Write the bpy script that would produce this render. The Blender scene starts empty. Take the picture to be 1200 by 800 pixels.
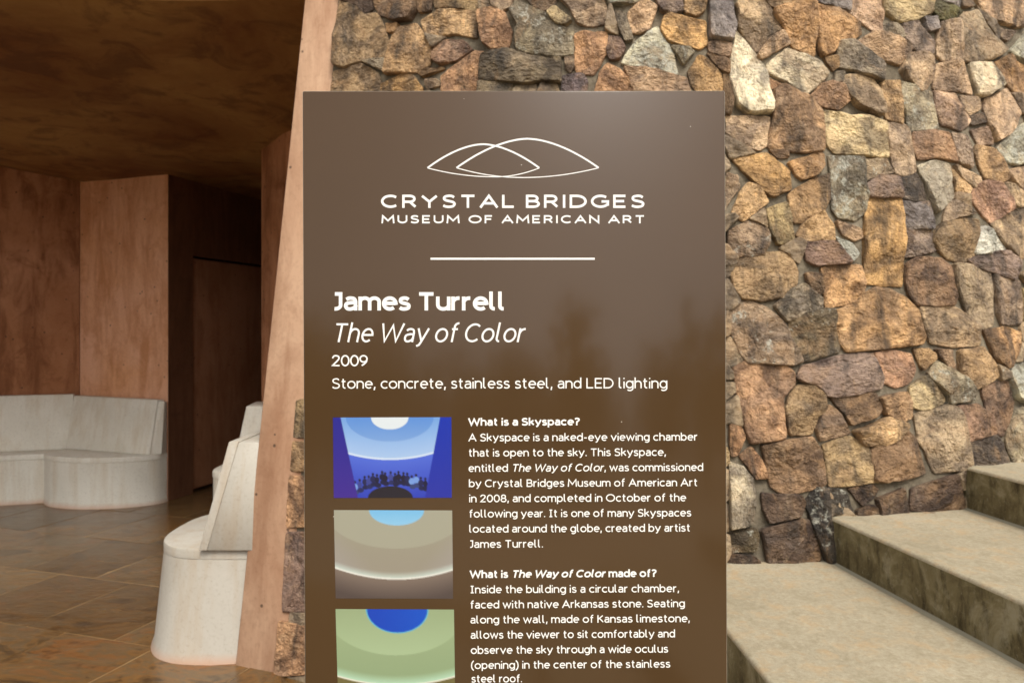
import bpy, bmesh, math, random
from mathutils import Vector, noise, Matrix

random.seed(11)
sc = bpy.context.scene
C = sc.collection
R = math.radians

# ---------------------------------------------------------------- camera, world, sun, exposure
F, CX, HY, EYE = 900.0, 600.0, 385.0, 1.5
cam = bpy.data.objects.new('camera', bpy.data.cameras.new('camera'))
C.objects.link(cam)
cam.location = (0, 0, EYE)
cam.rotation_euler = (R(90), 0, 0)
cam.data.lens = 27.0
cam.data.sensor_width = 36
cam.data.shift_y = -0.0125
cam.data.clip_start = 0.02
cam.data.clip_end = 600
cam.data.dof.use_dof = True
cam.data.dof.focus_distance = 1.12
cam.data.dof.aperture_fstop = 10
sc.camera = cam

SUN_EL, SUN_AZ = 52, 160          # azimuth: degrees clockwise from +Y, the way the light comes from
w = bpy.data.worlds.new('World')
sc.world = w
w.use_nodes = True
nt = w.node_tree
bg = nt.nodes['Background']
sky = nt.nodes.new('ShaderNodeTexSky')
sky.sky_type = 'NISHITA'
sky.sun_disc = False
sky.sun_elevation = R(SUN_EL)
sky.sun_rotation = R(SUN_AZ)
sky.dust_density = 4.0
sky.air_density = 1.0
hs = nt.nodes.new('ShaderNodeHueSaturation')
hs.inputs['Saturation'].default_value = 0.22
nt.links.new(sky.outputs[0], hs.inputs['Color'])
nt.links.new(hs.outputs[0], bg.inputs[0])
bg.inputs[1].default_value = 0.15

sl = bpy.data.lights.new('sun', 'SUN')
sl.energy = 1.5
sl.angle = R(16)
sl.color = (1.0, 0.94, 0.86)
so = bpy.data.objects.new('sun', sl)
C.objects.link(so)
az, el = R(SUN_AZ), R(SUN_EL)
to_sun = Vector((math.sin(az) * math.cos(el), math.cos(az) * math.cos(el), math.sin(el)))
so.rotation_euler = to_sun.to_track_quat('Z', 'Y').to_euler()
so.location = to_sun * 20

sc.view_settings.view_transform = 'Standard'
sc.view_settings.look = 'None'
sc.view_settings.exposure = 0.55
sc.view_settings.gamma = 1.0
sc.cycles.max_bounces = 8
sc.cycles.diffuse_bounces = 5


def ray(px, py, d):
    return Vector(((px - CX) / F * d, d, EYE - (py - HY) / F * d))


# ---------------------------------------------------------------- materials
def lin(c):
    return tuple(((v / 255) / 12.92 if v / 255 <= .04045 else ((v / 255 + .055) / 1.055) ** 2.4) for v in c) + (1,)


class NT:
    def __init__(s, name):
        s.m = bpy.data.materials.new(name)
        s.m.use_nodes = True
        s.t = s.m.node_tree
        s.b = s.t.nodes['Principled BSDF']

    def n(s, kind, **kw):
        nd = s.t.nodes.new('ShaderNode' + kind)
        for k, v in kw.items():
            if k.startswith('i_'):
                k = k[2:]
                key = int(k) if k.isdigit() else k.replace('_', ' ')
                s.put(nd, key, v)
            else:
                setattr(nd, k, v)
        return nd

    def put(s, nd, key, v):
        if isinstance(v, bpy.types.NodeSocket):
            s.t.links.new(v, nd.inputs[key])
        else:
            nd.inputs[key].default_value = v

    def noise(s, vec, scale, detail=6, rough=.6, dist=0.0):
        nd = s.n('TexNoise', i_Scale=scale, i_Detail=detail, i_Roughness=rough, i_Distortion=dist)
        s.put(nd, 'Vector', vec)
        return nd.outputs[0]

    def ramp(s, fac, stops):
        nd = s.n('ValToRGB')
        s.put(nd, 0, fac)
        cr = nd.color_ramp
        while len(cr.elements) < len(stops):
            cr.elements.new(.5)
        for e, (p, c) in zip(cr.elements, stops):
            e.position = p
            e.color = c if isinstance(c, tuple) else (c, c, c, 1)
        return nd.outputs[0]

    def mix(s, fac, a, b, mode='MIX'):
        nd = s.n('MixRGB', blend_type=mode)
        s.put(nd, 0, fac); s.put(nd, 1, a); s.put(nd, 2, b)
        return nd.outputs[0]

    def math(s, op, a, b=0.0, c=0.0):
        nd = s.n('Math', operation=op)
        s.put(nd, 0, a); s.put(nd, 1, b)
        s.put(nd, 2, c)
        return nd.outputs[0]

    def bump(s, h, strength=.5, dist=.01, normal=None):
        nd = s.n('Bump', i_Strength=strength, i_Distance=dist)
        s.put(nd, 'Height', h)
        if normal is not None:
            s.put(nd, 'Normal', normal)
        return nd.outputs[0]

    def obj_vec(s, off=True, sc_=(1, 1, 1)):
        tc = s.n('TexCoord').outputs['Object']
        mp = s.n('Mapping', i_Vector=tc, i_Scale=sc_)
        if off:
            r = s.n('ObjectInfo').outputs['Random']
            cmb = s.n('CombineXYZ', i_0=s.math('MULTIPLY', r, 37.0), i_1=s.math('MULTIPLY', r, 91.0), i_2=s.math('MULTIPLY', r, 53.0))
            s.put(mp, 'Location', cmb.outputs[0])
        return mp.outputs[0]

    def done(s, col, rough=.8, normal=None, spec=None, coat=None):
        s.put(s.b, 'Base Color', col)
        s.put(s.b, 'Roughness', rough)
        if normal is not None:
            s.put(s.b, 'Normal', normal)
        if spec is not None:
            s.b.inputs['Specular IOR Level'].default_value = spec
        if coat:
            s.b.inputs['Coat Weight'].default_value = coat[0]
            s.b.inputs['Coat Roughness'].default_value = coat[1]
        return s.m


def mat_stone():
    m = NT('fieldstone')
    v = m.obj_vec()
    oi = m.n('ObjectInfo')
    base = oi.outputs['Color']
    lich = oi.outputs['Alpha']
    n1 = m.noise(v, 6, 5, .6, .8)
    n2 = m.noise(v, 34, 8, .72, .3)
    n3 = m.noise(v, 130, 6, .75)
    n5 = m.noise(v, 13, 7, .68, .9)
    col = m.mix(m.ramp(n1, [(.42, 0.0), (.56, 1.0)]), m.mix(1.0, base, (.52, .50, .50, 1), 'MULTIPLY'), m.mix(1.0, base, (1.30, 1.26, 1.18, 1), 'MULTIPLY'))
    hue = m.noise(v, 5.5, 5, .6, 1.2)
    col = m.mix(m.math('MULTIPLY', m.ramp(hue, [(.53, 0.0), (.62, 1.0)]), .55), col, m.mix(.5, base, lin((188, 146, 100))))
    col = m.mix(m.math('MULTIPLY', m.ramp(hue, [(.36, 1.0), (.46, 0.0)]), .6), col, m.mix(.35, base, lin((122, 108, 98))))
    col = m.mix(m.math('MULTIPLY', m.ramp(n5, [(.36, 1.0), (.46, 0.0)]), .62), col, m.mix(1.0, col, (.42, .37, .33, 1), 'MULTIPLY'))
    col = m.mix(m.math('MULTIPLY', m.ramp(n5, [(.55, 0.0), (.66, 1.0)]), .55), col, m.mix(.5, m.mix(1.0, col, (1.5, 1.46, 1.4, 1), 'MULTIPLY'), lin((196, 170, 136))))
    col = m.mix(m.math('MULTIPLY', m.ramp(n2, [(.34, 1.0), (.46, 0.0)]), .55), col, m.mix(1.0, col, (.32, .28, .25, 1), 'MULTIPLY'))
    col = m.mix(m.math('MULTIPLY', m.ramp(n2, [(.55, 0.0), (.68, 1.0)]), .6), col, m.mix(1.0, col, (1.6, 1.58, 1.5, 1), 'MULTIPLY'))
    vs = m.obj_vec(True, (1, 1, .28))
    dk = m.noise(vs, 11, 5, .65, .5)
    col = m.mix(m.math('MULTIPLY', m.ramp(dk, [(.51, 0.0), (.65, 1.0)]), .68), col, (.032, .027, .022, 1))
    ln = m.noise(v, 22, 7, .68, .8)
    thr = m.math('SUBTRACT', 1.00, m.math('MULTIPLY', lich, .55))
    lv = m.math('SUBTRACT', m.math('ADD', ln, m.math('MULTIPLY', n3, .3)), thr)
    lm = m.math('MULTIPLY', m.ramp(lv, [(.0, 0.0), (.10, 1.0)]), .75)
    col = m.mix(lm, col, m.mix(n3, lin((150, 148, 128)), lin((214, 210, 194))))
    h = m.math('ADD', m.math('MULTIPLY', n2, .28), m.math('MULTIPLY', n3, .12))
    lay = m.noise(m.obj_vec(True, (1, 1, 1.7)), 9, 8, .66, .5)
    h = m.math('ADD', h, m.math('MULTIPLY', m.math('ABSOLUTE', m.math('SUBTRACT', lay, .5)), 2.6))
    vo = m.n('TexVoronoi', i_Scale=13.0, distance='CHEBYCHEV'); m.put(vo, 'Vector', m.mix(.12, v, m.n('TexNoise', i_Scale=9.0).outputs[1]))
    h = m.math('ADD', h, m.math('MULTIPLY', vo.outputs['Distance'], 1.3))
    return m.done(col, .72, m.bump(h, 1.0, .016), .35)


def mat_mortar():
    m = NT('lime_mortar')
    v = m.obj_vec(False)
    n1 = m.noise(v, 3, 4); n2 = m.noise(v, 60, 8, .75); n3 = m.noise(v, 16, 6, .7)
    col = m.mix(m.ramp(n1, [(.35, 0.0), (.65, 1.0)]), lin((98, 86, 70)), lin((140, 128, 108)))
    col = m.mix(m.ramp(n3, [(.42, .85), (.58, 0.0)]), col, lin((66, 57, 46)))
    col = m.mix(m.math('MULTIPLY', n2, .4), col, lin((168, 158, 136)))
    return m.done(col, .95, m.bump(m.math('ADD', n2, n3), .7, .01), .15)


def mat_concrete(name, c0, c1, c2, streak=.5, rough=.8, streaks=(3.2, 3.2, .7)):
    m = NT(name)
    v = m.obj_vec(False)
    n1 = m.noise(v, 1.3, 5, .6, .4); n2 = m.noise(v, 45, 7, .7)
    st = m.noise(m.obj_vec(False, streaks), 2.2, 6, .65, .5)
    col = m.mix(m.ramp(n1, [(.33, 0.0), (.67, 1.0)]), lin(c0), lin(c1))
    col = m.mix(m.math('MULTIPLY', m.ramp(st, [(.44, 0.0), (.64, 1.0)]), streak), col, lin(c2))
    n4 = m.noise(v, 4.5, 6, .7, 1.0)
    col = m.mix(m.math('MULTIPLY', m.ramp(n4, [(.52, 0.0), (.70, 1.0)]), streak * .8), col, lin(c2))
    col = m.mix(m.math('MULTIPLY', m.ramp(n2, [(.35, 1.0), (.5, 0.0)]), .25), col, m.mix(1.0, col, (.55, .5, .45, 1), 'MULTIPLY'))
    # bug holes
    vo = m.n('TexVoronoi', i_Scale=9.0); m.put(vo, 'Vector', v)
    hole = m.math('LESS_THAN', vo.outputs['Distance'], .072)
    col = m.mix(m.math('MULTIPLY', hole, .75), col, (.05, .03, .02, 1))
    h = m.math('SUBTRACT', m.math('ADD', m.math('MULTIPLY', n2, .3), m.math('MULTIPLY', n4, .8)), m.math('MULTIPLY', hole, 1.0))
    return m.done(col, rough, m.bump(h, .35, .006), .3)


def mat_ceiling():
    m = NT('smoky_brown_ceiling')
    v = m.obj_vec(False, (1, 1.15, 1))
    n1 = m.noise(v, .8, 6, .62, .7); n2 = m.noise(v, 3.2, 7, .65, .9); n3 = m.noise(v, 30, 6, .7)
    col = m.mix(m.ramp(n1, [(.36, 0.0), (.62, 1.0)]), lin((112, 68, 30)), lin((152, 114, 64)))
    col = m.mix(m.math('MULTIPLY', m.ramp(n2, [(.38, 1.0), (.50, 0.0)]), .5), col, lin((74, 40, 18)))
    col = m.mix(m.math('MULTIPLY', m.ramp(n2, [(.54, 0.0), (.70, 1.0)]), .45), col, lin((138, 104, 52)))
    col = m.mix(m.math('MULTIPLY', n3, .25), col, lin((60, 34, 14)))
    return m.done(col, .8, m.bump(m.math('ADD', n2, m.math('MULTIPLY', n3, .2)), .3, .01), .3)


def mat_limestone(name, c0, c1, c2):
    m = NT(name)
    v = m.obj_vec()
    n1 = m.noise(v, 3.0, 5, .6, .5); n2 = m.noise(v, 70, 7, .7)
    st = m.noise(m.obj_vec(True, (7, 7, .6)), 1.8, 5, .6)
    col = m.mix(m.ramp(n1, [(.3, 0.0), (.7, 1.0)]), lin(c0), lin(c1))
    col = m.mix(m.math('MULTIPLY', m.ramp(st, [(.48, 0.0), (.68, 1.0)]), .55), col, lin(c2))
    col = m.mix(m.math('MULTIPLY', m.ramp(n2, [(.36, 1.0), (.48, 0.0)]), .18), col, lin((120, 100, 78)))
    # grime and pinkish splash just above the floor
    g = m.n('NewGeometry').outputs['Position']
    z = m.n('SeparateXYZ', i_0=g).outputs[2]
    zz = m.math('ADD', z, m.math('MULTIPLY', n1, .05))
    col = m.mix(m.math('MULTIPLY', m.ramp(zz, [(.03, 1.0), (.075, 0.0)]), .7), col, lin((186, 142, 112)))
    return m.done(col, .62, m.bump(m.math('ADD', m.math('MULTIPLY', n2, .4), n1), .2, .004), .35)


def mat_slate():
    m = NT('riven_slate')
    v = m.obj_vec()
    oi = m.n('ObjectInfo')
    va = m.obj_vec(True, (1, 1.7, 1))
    n1 = m.noise(va, 2.4, 7, .62, 1.6)
    n2 = m.noise(va, 6, 8, .7, 1.2)
    n3 = m.noise(v, 45, 7, .7)
    col = m.ramp(n1, [(.30, lin((60, 50, 38))), (.42, lin((104, 84, 58))), (.48, lin((132, 102, 64))), (.55, lin((112, 98, 76))), (.64, lin((138, 100, 62))), (.76, lin((92, 66, 44)))])
    col = m.mix(1.0, col, oi.outputs['Color'], 'MULTIPLY')
    col = m.mix(m.math('MULTIPLY', m.ramp(n2, [(.30, 1.0), (.44, 0.0)]), .6), col, lin((52, 38, 28)))
    col = m.mix(m.math('MULTIPLY', m.ramp(n2, [(.58, 0.0), (.72, 1.0)]), .5), col, lin((176, 140, 96)))
    col = m.mix(m.math('MULTIPLY', n3, .25), col, lin((70, 56, 40)))
    rg = m.ramp(n2, [(.35, .06), (.65, .24)])
    col = m.mix(1.0, col, (.70, .62, .50, 1), 'MULTIPLY')
    h = m.math('ADD', m.math('MULTIPLY', n2, 1.0), m.math('MULTIPLY', n3, .25))
    return m.done(col, rg, m.bump(h, .45, .006), .5)


def mat_tread():
    m = NT('sandy_aggregate_concrete')
    v = m.obj_vec(False)
    n1 = m.noise(v, 1.6, 5, .6); n2 = m.noise(v, 85, 6, .85); n3 = m.noise(v, 14, 6, .7, .5)
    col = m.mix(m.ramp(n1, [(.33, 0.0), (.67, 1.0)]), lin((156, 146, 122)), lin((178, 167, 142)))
    col = m.mix(m.math('MULTIPLY', m.ramp(n2, [(.40, 1.0), (.52, 0.0)]), .38), col, lin((120, 104, 76)))
    col = m.mix(m.math('MULTIPLY', m.ramp(n2, [(.56, 0.0), (.66, 1.0)]), .35), col, lin((214, 202, 176)))
    col = m.mix(m.math('MULTIPLY', m.ramp(n3, [(.50, 0.0), (.68, 1.0)]), .45), col, lin((184, 150, 104)))
    col = m.mix(m.math('MULTIPLY', m.ramp(n3, [(.34, 1.0), (.46, 0.0)]), .35), col, lin((134, 122, 92)))
    return m.done(col, .9, m.bump(n2, .5, .004), .2)


def mat_riser():
    m = NT('algae_stained_concrete')
    v = m.obj_vec(False)
    n1 = m.noise(v, 5, 7, .7, .8); n2 = m.noise(v, 60, 6, .75)
    st = m.noise(m.obj_vec(False, (1, 1, .35)), 24, 6, .7, .3)
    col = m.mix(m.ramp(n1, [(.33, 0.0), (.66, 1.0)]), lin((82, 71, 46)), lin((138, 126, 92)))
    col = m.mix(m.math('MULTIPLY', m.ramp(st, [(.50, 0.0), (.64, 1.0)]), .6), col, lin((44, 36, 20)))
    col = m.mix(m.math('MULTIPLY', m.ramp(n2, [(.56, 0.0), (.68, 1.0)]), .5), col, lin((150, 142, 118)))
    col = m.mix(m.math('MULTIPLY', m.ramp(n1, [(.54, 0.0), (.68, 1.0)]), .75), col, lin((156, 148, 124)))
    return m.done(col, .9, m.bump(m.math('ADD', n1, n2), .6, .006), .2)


def flat(name, c, rough=.6, spec=.4):
    m = NT(name)
    n = m.noise(m.obj_vec(False), 30, 4)
    col = m.mix(m.math('MULTIPLY', n, .12), lin(c), m.mix(1.0, lin(c), (.7, .7, .7, 1), 'MULTIPLY'))
    return m.done(col, rough, None, spec)


def mat_sign():
    m = NT('brown_enamelled_metal')
    v = m.obj_vec(False)
    n1 = m.noise(v, 3, 3); n2 = m.noise(v, 260, 3)
    col = m.mix(n1, lin((69, 51, 31)), lin((77, 57, 35)))
    vo = m.n('TexVoronoi', i_Scale=22.0); m.put(vo, 'Vector', v)
    sp = m.math('LESS_THAN', vo.outputs['Distance'], .02)
    col = m.mix(m.math('MULTIPLY', sp, .7), col, lin((200, 190, 175)))
    rg = m.ramp(m.noise(v, 5, 4), [(.3, .10), (.7, .15)])
    return m.done(col, rg, m.bump(m.math('ADD', n1, m.math('MULTIPLY', n2, .03)), .12, .004), .34, (.08, .05))


def mat_print():
    m = NT('printed_picture')
    a = m.n('VertexColor', layer_name='print')
    return m.done(a.outputs[0], .28, None, .5)


M = dict(
    stone=mat_stone(), mortar=mat_mortar(),
    jamb=mat_concrete('pink_board_concrete', (176, 136, 106), (198, 164, 134), (146, 106, 78), .6),
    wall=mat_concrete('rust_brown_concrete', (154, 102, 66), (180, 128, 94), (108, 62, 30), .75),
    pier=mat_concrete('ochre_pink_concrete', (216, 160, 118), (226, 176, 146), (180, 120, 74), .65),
    dark=mat_concrete('shade_darkened_concrete', (104, 68, 44), (122, 82, 56), (76, 46, 26), .5),  # passage shade put into the colour: a darker copy of the concrete
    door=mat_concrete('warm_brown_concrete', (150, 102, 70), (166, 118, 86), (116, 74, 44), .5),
    ceil=mat_ceiling(),
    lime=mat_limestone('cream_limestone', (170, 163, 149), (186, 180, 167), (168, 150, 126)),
    limed=mat_limestone('brightened_limestone', (212, 206, 190), (224, 218, 203), (200, 184, 158)),  # same bench limestone, coloured lighter to make up for the dim interior light
    slate=mat_slate(), tread=mat_tread(), riser=mat_riser(),
    grout=flat('sandy_grout', (146, 120, 84), .9, .2),
    stripmortar=flat('pale_cement', (138, 132, 112), .95, .2),
    sign=mat_sign(), edge=flat('pale_metal_edge', (150, 140, 124), .35, .6),
    white=flat('white_vinyl', (236, 234, 228), .45, .3), printed=mat_print(),
    ground=flat('terrace_paving', (182, 168, 144), .85, .3),
    leafy=flat('tree_foliage', (58, 72, 34), .8, .2),
)


# ---------------------------------------------------------------- object helpers
def tag(o, label=None, cat=None, group=None, kind=None):
    if label: o['label'] = label
    if cat: o['category'] = cat
    if group: o['group'] = group
    if kind: o['kind'] = kind
    return o


def empty(name, loc=(0, 0, 0)):
    o = bpy.data.objects.new(name, None)
    o.empty_display_size = .1
    o.location = loc
    C.objects.link(o)
    return o


def mesh_obj(name, vs, fs, mat, parent=None, mats=None, midx=None, smooth=None, mat4=None):
    """vs are world coordinates unless mat4 gives the object's own frame."""
    me = bpy.data.meshes.new(name)
    base = Vector((0, 0, 0))
    if mat4 is None:
        n = max(1, len(vs))
        base = Vector((sum(v[0] for v in vs) / n, sum(v[1] for v in vs) / n, min(v[2] for v in vs)))
        vs = [(v[0] - base.x, v[1] - base.y, v[2] - base.z) for v in vs]
    me.from_pydata([tuple(v) for v in vs], [], fs)
    me.materials.append(mat)
    for x in (mats or []):
        me.materials.append(x)
    if midx:
        me.polygons.foreach_set('material_index', midx)
    if smooth is not None:
        me.polygons.foreach_set('use_smooth', [True] * len(me.polygons))
        me.set_sharp_from_angle(angle=R(smooth))
    me.update()
    o = bpy.data.objects.new(name, me)
    C.objects.link(o)
    mw = mat4 if mat4 is not None else Matrix.Translation(base)
    if parent:
        o.parent = parent
        o.matrix_local = Matrix.Translation(-parent.location) @ mw
    else:
        o.matrix_local = mw
    return o


def bevel(o, width=.01, seg=2, angle=35):
    bm = bmesh.new(); bm.from_mesh(o.data)
    bmesh.ops.recalc_face_normals(bm, faces=bm.faces)
    es = [e for e in bm.edges if len(e.link_faces) == 2 and e.calc_face_angle(0) > R(angle)]
    bmesh.ops.bevel(bm, geom=es, offset=width, segments=seg, affect='EDGES', profile=.5, clamp_overlap=True)
    for f in bm.faces: f.smooth = True
    bm.to_mesh(o.data); bm.free()
    o.data.set_sharp_from_angle(angle=R(50))
    return o


def loft(name, rings, mat, parent=None, bev=0, seg=2, angle=35):
    """closed solid through equal-count rings of points, bottom to top"""
    n = len(rings[0]); vs = []; fs = []
    for r in rings: vs += [tuple(p) for p in r]
    for k in range(len(rings) - 1):
        for i in range(n):
            j = (i + 1) % n
            fs.append((k * n + i, k * n + j, (k + 1) * n + j, (k + 1) * n + i))
    fs.append(tuple(range(n - 1, -1, -1)))
    fs.append(tuple(range((len(rings) - 1) * n, len(rings) * n)))
    o = mesh_obj(name, vs, fs, mat, parent)
    bm = bmesh.new(); bm.from_mesh(o.data)
    bmesh.ops.recalc_face_normals(bm, faces=bm.faces)
    bm.to_mesh(o.data); bm.free()
    if bev: bevel(o, bev, seg, angle)
    return o


def prism(name, plan, z0, z1, mat, parent=None, bev=0, seg=2, angle=35):
    return loft(name, [[(x, y, z0) for x, y in plan], [(x, y, z1) for x, y in plan]], mat, parent, bev, seg, angle)


def smooth_closed(pts, sub=6):
    out = []; n = len(pts)
    for i in range(n):
        p0, p1, p2, p3 = (Vector(pts[(i + k - 1) % n]) for k in range(4))
        for s in range(sub):
            t = s / sub
            out.append(.5 * ((2 * p1) + (p2 - p0) * t + (2 * p0 - 5 * p1 + 4 * p2 - p3) * t * t + (3 * p1 - p0 - 3 * p2 + p3) * t ** 3))
    return out


def smooth_open(pts, sub=6):
    P = [Vector(p) for p in pts]
    P = [2 * P[0] - P[1]] + P + [2 * P[-1] - P[-2]]
    out = []
    for i in range(1, len(P) - 2):
        p0, p1, p2, p3 = P[i - 1:i + 3]
        for s in range(sub):
            t = s / sub
            out.append(.5 * ((2 * p1) + (p2 - p0) * t + (2 * p0 - 5 * p1 + 4 * p2 - p3) * t * t + (3 * p1 - p0 - 3 * p2 + p3) * t ** 3))
    out.append(P[-2])
    return out


# ================================================================ SETTING
# ---- floor of slate tiles: courses along V, joints along U
U = Vector((.95, -.31, 0)).normalized(); V = Vector((.31, .95, 0)).normalized()
ground = tag(mesh_obj('ground', [(-60, -60, -.03), (60, -60, -.03), (60, 60, -.03), (-60, 60, -.03)], [(0, 1, 2, 3)], M['ground']), kind='structure')
floor = tag(mesh_obj('floor', [(-8, -3, .0), (1.2, -3, .0), (1.2, 10, .0), (-8, 10, .0)], [(0, 1, 2, 3)], M['grout']), kind='structure')


def tile_mesh(u0, u1, v0, v1, seed):
    rr = random.Random(seed)
    nu, nv = 4, 5
    g = .0042
    vs = []; fs = []
    tilt = (rr.uniform(-.002, .002), rr.uniform(-.002, .002))
    for j in range(nv + 1):
        for i in range(nu + 1):
            u = u0 + g + (u1 - u0 - 2 * g) * i / nu; v = v0 + g + (v1 - v0 - 2 * g) * j / nv
            e = i in (0, nu) or j in (0, nv)
            if e:
                u += rr.uniform(-.0018, .0018); v += rr.uniform(-.0018, .0018)
            z = .003 + tilt[0] * (i / nu - .5) + tilt[1] * (j / nv - .5) + (rr.uniform(-.0012, .0012))
            p = U * u + V * v
            vs.append((p.x, p.y, z if not e else z - .0012))
    for j in range(nv):
        for i in range(nu):
            a = j * (nu + 1) + i
            fs.append((a, a + 1, a + nu + 2, a + nu + 1))
    # skirt
    rim = [i for i in range(nu + 1)] + [(j) * (nu + 1) + nu for j in range(1, nv + 1)] + [nv * (nu + 1) + i for i in range(nu - 1, -1, -1)] + [j * (nu + 1) for j in range(nv - 1, 0, -1)]
    b = len(vs)
    for k in rim: vs.append((vs[k][0], vs[k][1], -.012))
    n = len(rim)
    for k in range(n):
        fs.append((rim[(k + 1) % n], rim[k], b + k, b + (k + 1) % n))
    return vs, fs


COURSE = .69
for c in range(-3, 9):
    v0 = 2.92 + COURSE * (c - 1); v1 = v0 + COURSE
    off = -2.714 if c % 2 == 0 else -2.975 + .003
    for k in range(-7, 8):
        u0 = off + .555 * k; u1 = u0 + .555
        ctr = U * ((u0 + u1) / 2) + V * ((v0 + v1) / 2)
        if not (-5.9 < ctr.x < .2 and 1.0 < ctr.y < 8.8): continue
        if ctr.x > -.75 and ctr.y > 3.6: continue
        vs, fs = tile_mesh(u0, u1, v0, v1, c * 50 + k)
        o = mesh_obj('tile', vs, fs, M['slate'], floor, smooth=40)
        rr = random.Random(c * 77 + k * 5)
        k_ = rr.uniform(.72, 1.18); hu = rr.uniform(-.06, .08)
        o.color = (k_ * (1 + hu), k_, k_ * (1 - hu), 1)

# ---- cone of the round building
CC = Vector((.85, 6.25)); R0, BAT = 3.45, .105


def surf(phi, z, w=0.0):
    r = R0 - BAT * z + w
    return Vector((CC.x + math.sin(phi) * r, CC.y - math.cos(phi) * r, z + w * BAT))


def hit(px, py):
    d = Vector(((px - CX) / F, 1.0, -(py - HY) / F))
    t = 1.5
    g = lambda t: math.hypot(d.x * t - CC.x, d.y * t - CC.y) - (R0 - BAT * (EYE + d.z * t))
    while g(t) > 0 and t < 6: t += .02
    lo, hi = t - .02, t
    for _ in range(30):
        mid = (lo + hi) / 2
        if g(mid) > 0: lo = mid
        else: hi = mid
    p = d * lo
    z = EYE + p.z
    return math.atan2(p.x - CC.x, CC.y - p.y), z


RS = 3.3           # metres of wall per radian, for the flattened layout
PHI0, PHI1, ZTOP = -.560, .80, 4.1
wall = tag(empty('stone_wall', (CC.x, CC.y - R0, 0)), 'curved battered wall of irregular brown and tan fieldstone set in mortar behind the sign', 'wall')
nphi, nz = 170, 150
vs = []; fs = []
for j in range(nz + 1):
    for i in range(nphi + 1):
        ph = PHI0 + (PHI1 - PHI0) * i / nphi; z = -.02 + (ZTOP + .02) * j / nz
        q = Vector((ph * RS, z, 0))
        vs.append(surf(ph, z, -.002 + .005 * noise.noise(q * 9) + .004 * noise.noise(q * 24)))
for j in range(nz):
    for i in range(nphi):
        a = j * (nphi + 1) + i
        fs.append((a, a + 1, a + nphi + 2, a + nphi + 1))
mesh_obj('mortar', vs, fs, M['mortar'], wall, smooth=60)

PAL = {
    't': (168, 136, 100), 't2': (180, 142, 108), 'o': (186, 128, 74), 'o2': (176, 132, 86), 'o3': (166, 124, 80), 'o4': (160, 110, 76),
    'o5': (150, 108, 66), 'o6': (192, 144, 92), 'o7': (182, 122, 80), 'O': (200, 142, 74), 'O2': (190, 134, 80),
    'w': (206, 190, 160), 'w2': (190, 172, 142), 'w3': (178, 174, 150), 'W': (212, 208, 196), 'c': (190, 162, 114), 'c2': (188, 152, 116),
    'g': (134, 118, 98), 'g2': (150, 126, 98), 'g3': (146, 132, 106), 'g4': (152, 126, 108), 'g5': (138, 110, 86), 'g6': (150, 122, 100), 'g7': (130, 116, 90),
    'p': (186, 140, 120), 'p2': (194, 144, 110), 'p3': (168, 136, 116), 'p4': (148, 108, 88),
    'b': (110, 88, 72), 'b2': (150, 110, 74), 'b3': (132, 102, 68), 'b4': (122, 88, 66), 'b5': (112, 80, 54),
    'v': (126, 116, 118), 'v2': (130, 108, 96), 'v3': (122, 98, 90), 'v4': (114, 84, 74), 'V': (88, 72, 80),
    'r': (172, 108, 90), 'r2': (176, 108, 82), 'r3': (142, 92, 78), 'm': (84, 80, 38),
    'y': (156, 130, 82), 'y2': (142, 112, 72), 'd2': (84, 70, 62), 'd3': (98, 82, 60), 'd4': (70, 50, 40), 'd5': (78, 64, 42), 'D': (30, 26, 24),
}
LICH = {'w': .35, 'w3': .75, 'W': .9, 'g3': .55, 'g5': .6, 'g7': .65, 'D': .50, 'd3': .4, 'd4': .35, 'd5': .4, 'c': .3, 'g2': .4, 'w2': .35, 'b3': .3}
TILES = {'A1': (850, 0, .15), 'A2': (1020, 0, .15), 'B1': (850, 110, .15), 'B2': (1020, 110, .15), 'C1': (850, 220, .15), 'C2': (1020, 220, .15),
         'D1': (850, 330, .15), 'D2': (1020, 330, .15), 'E1': (850, 440, .15), 'E2': (1020, 440, .15), 'F1': (850, 550, .15),
         'G1': (385, 0, .14167), 'G2': (545, 0, .14167), 'G3': (705, 0, .14167), 'P': (0, 0, 1)}
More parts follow.
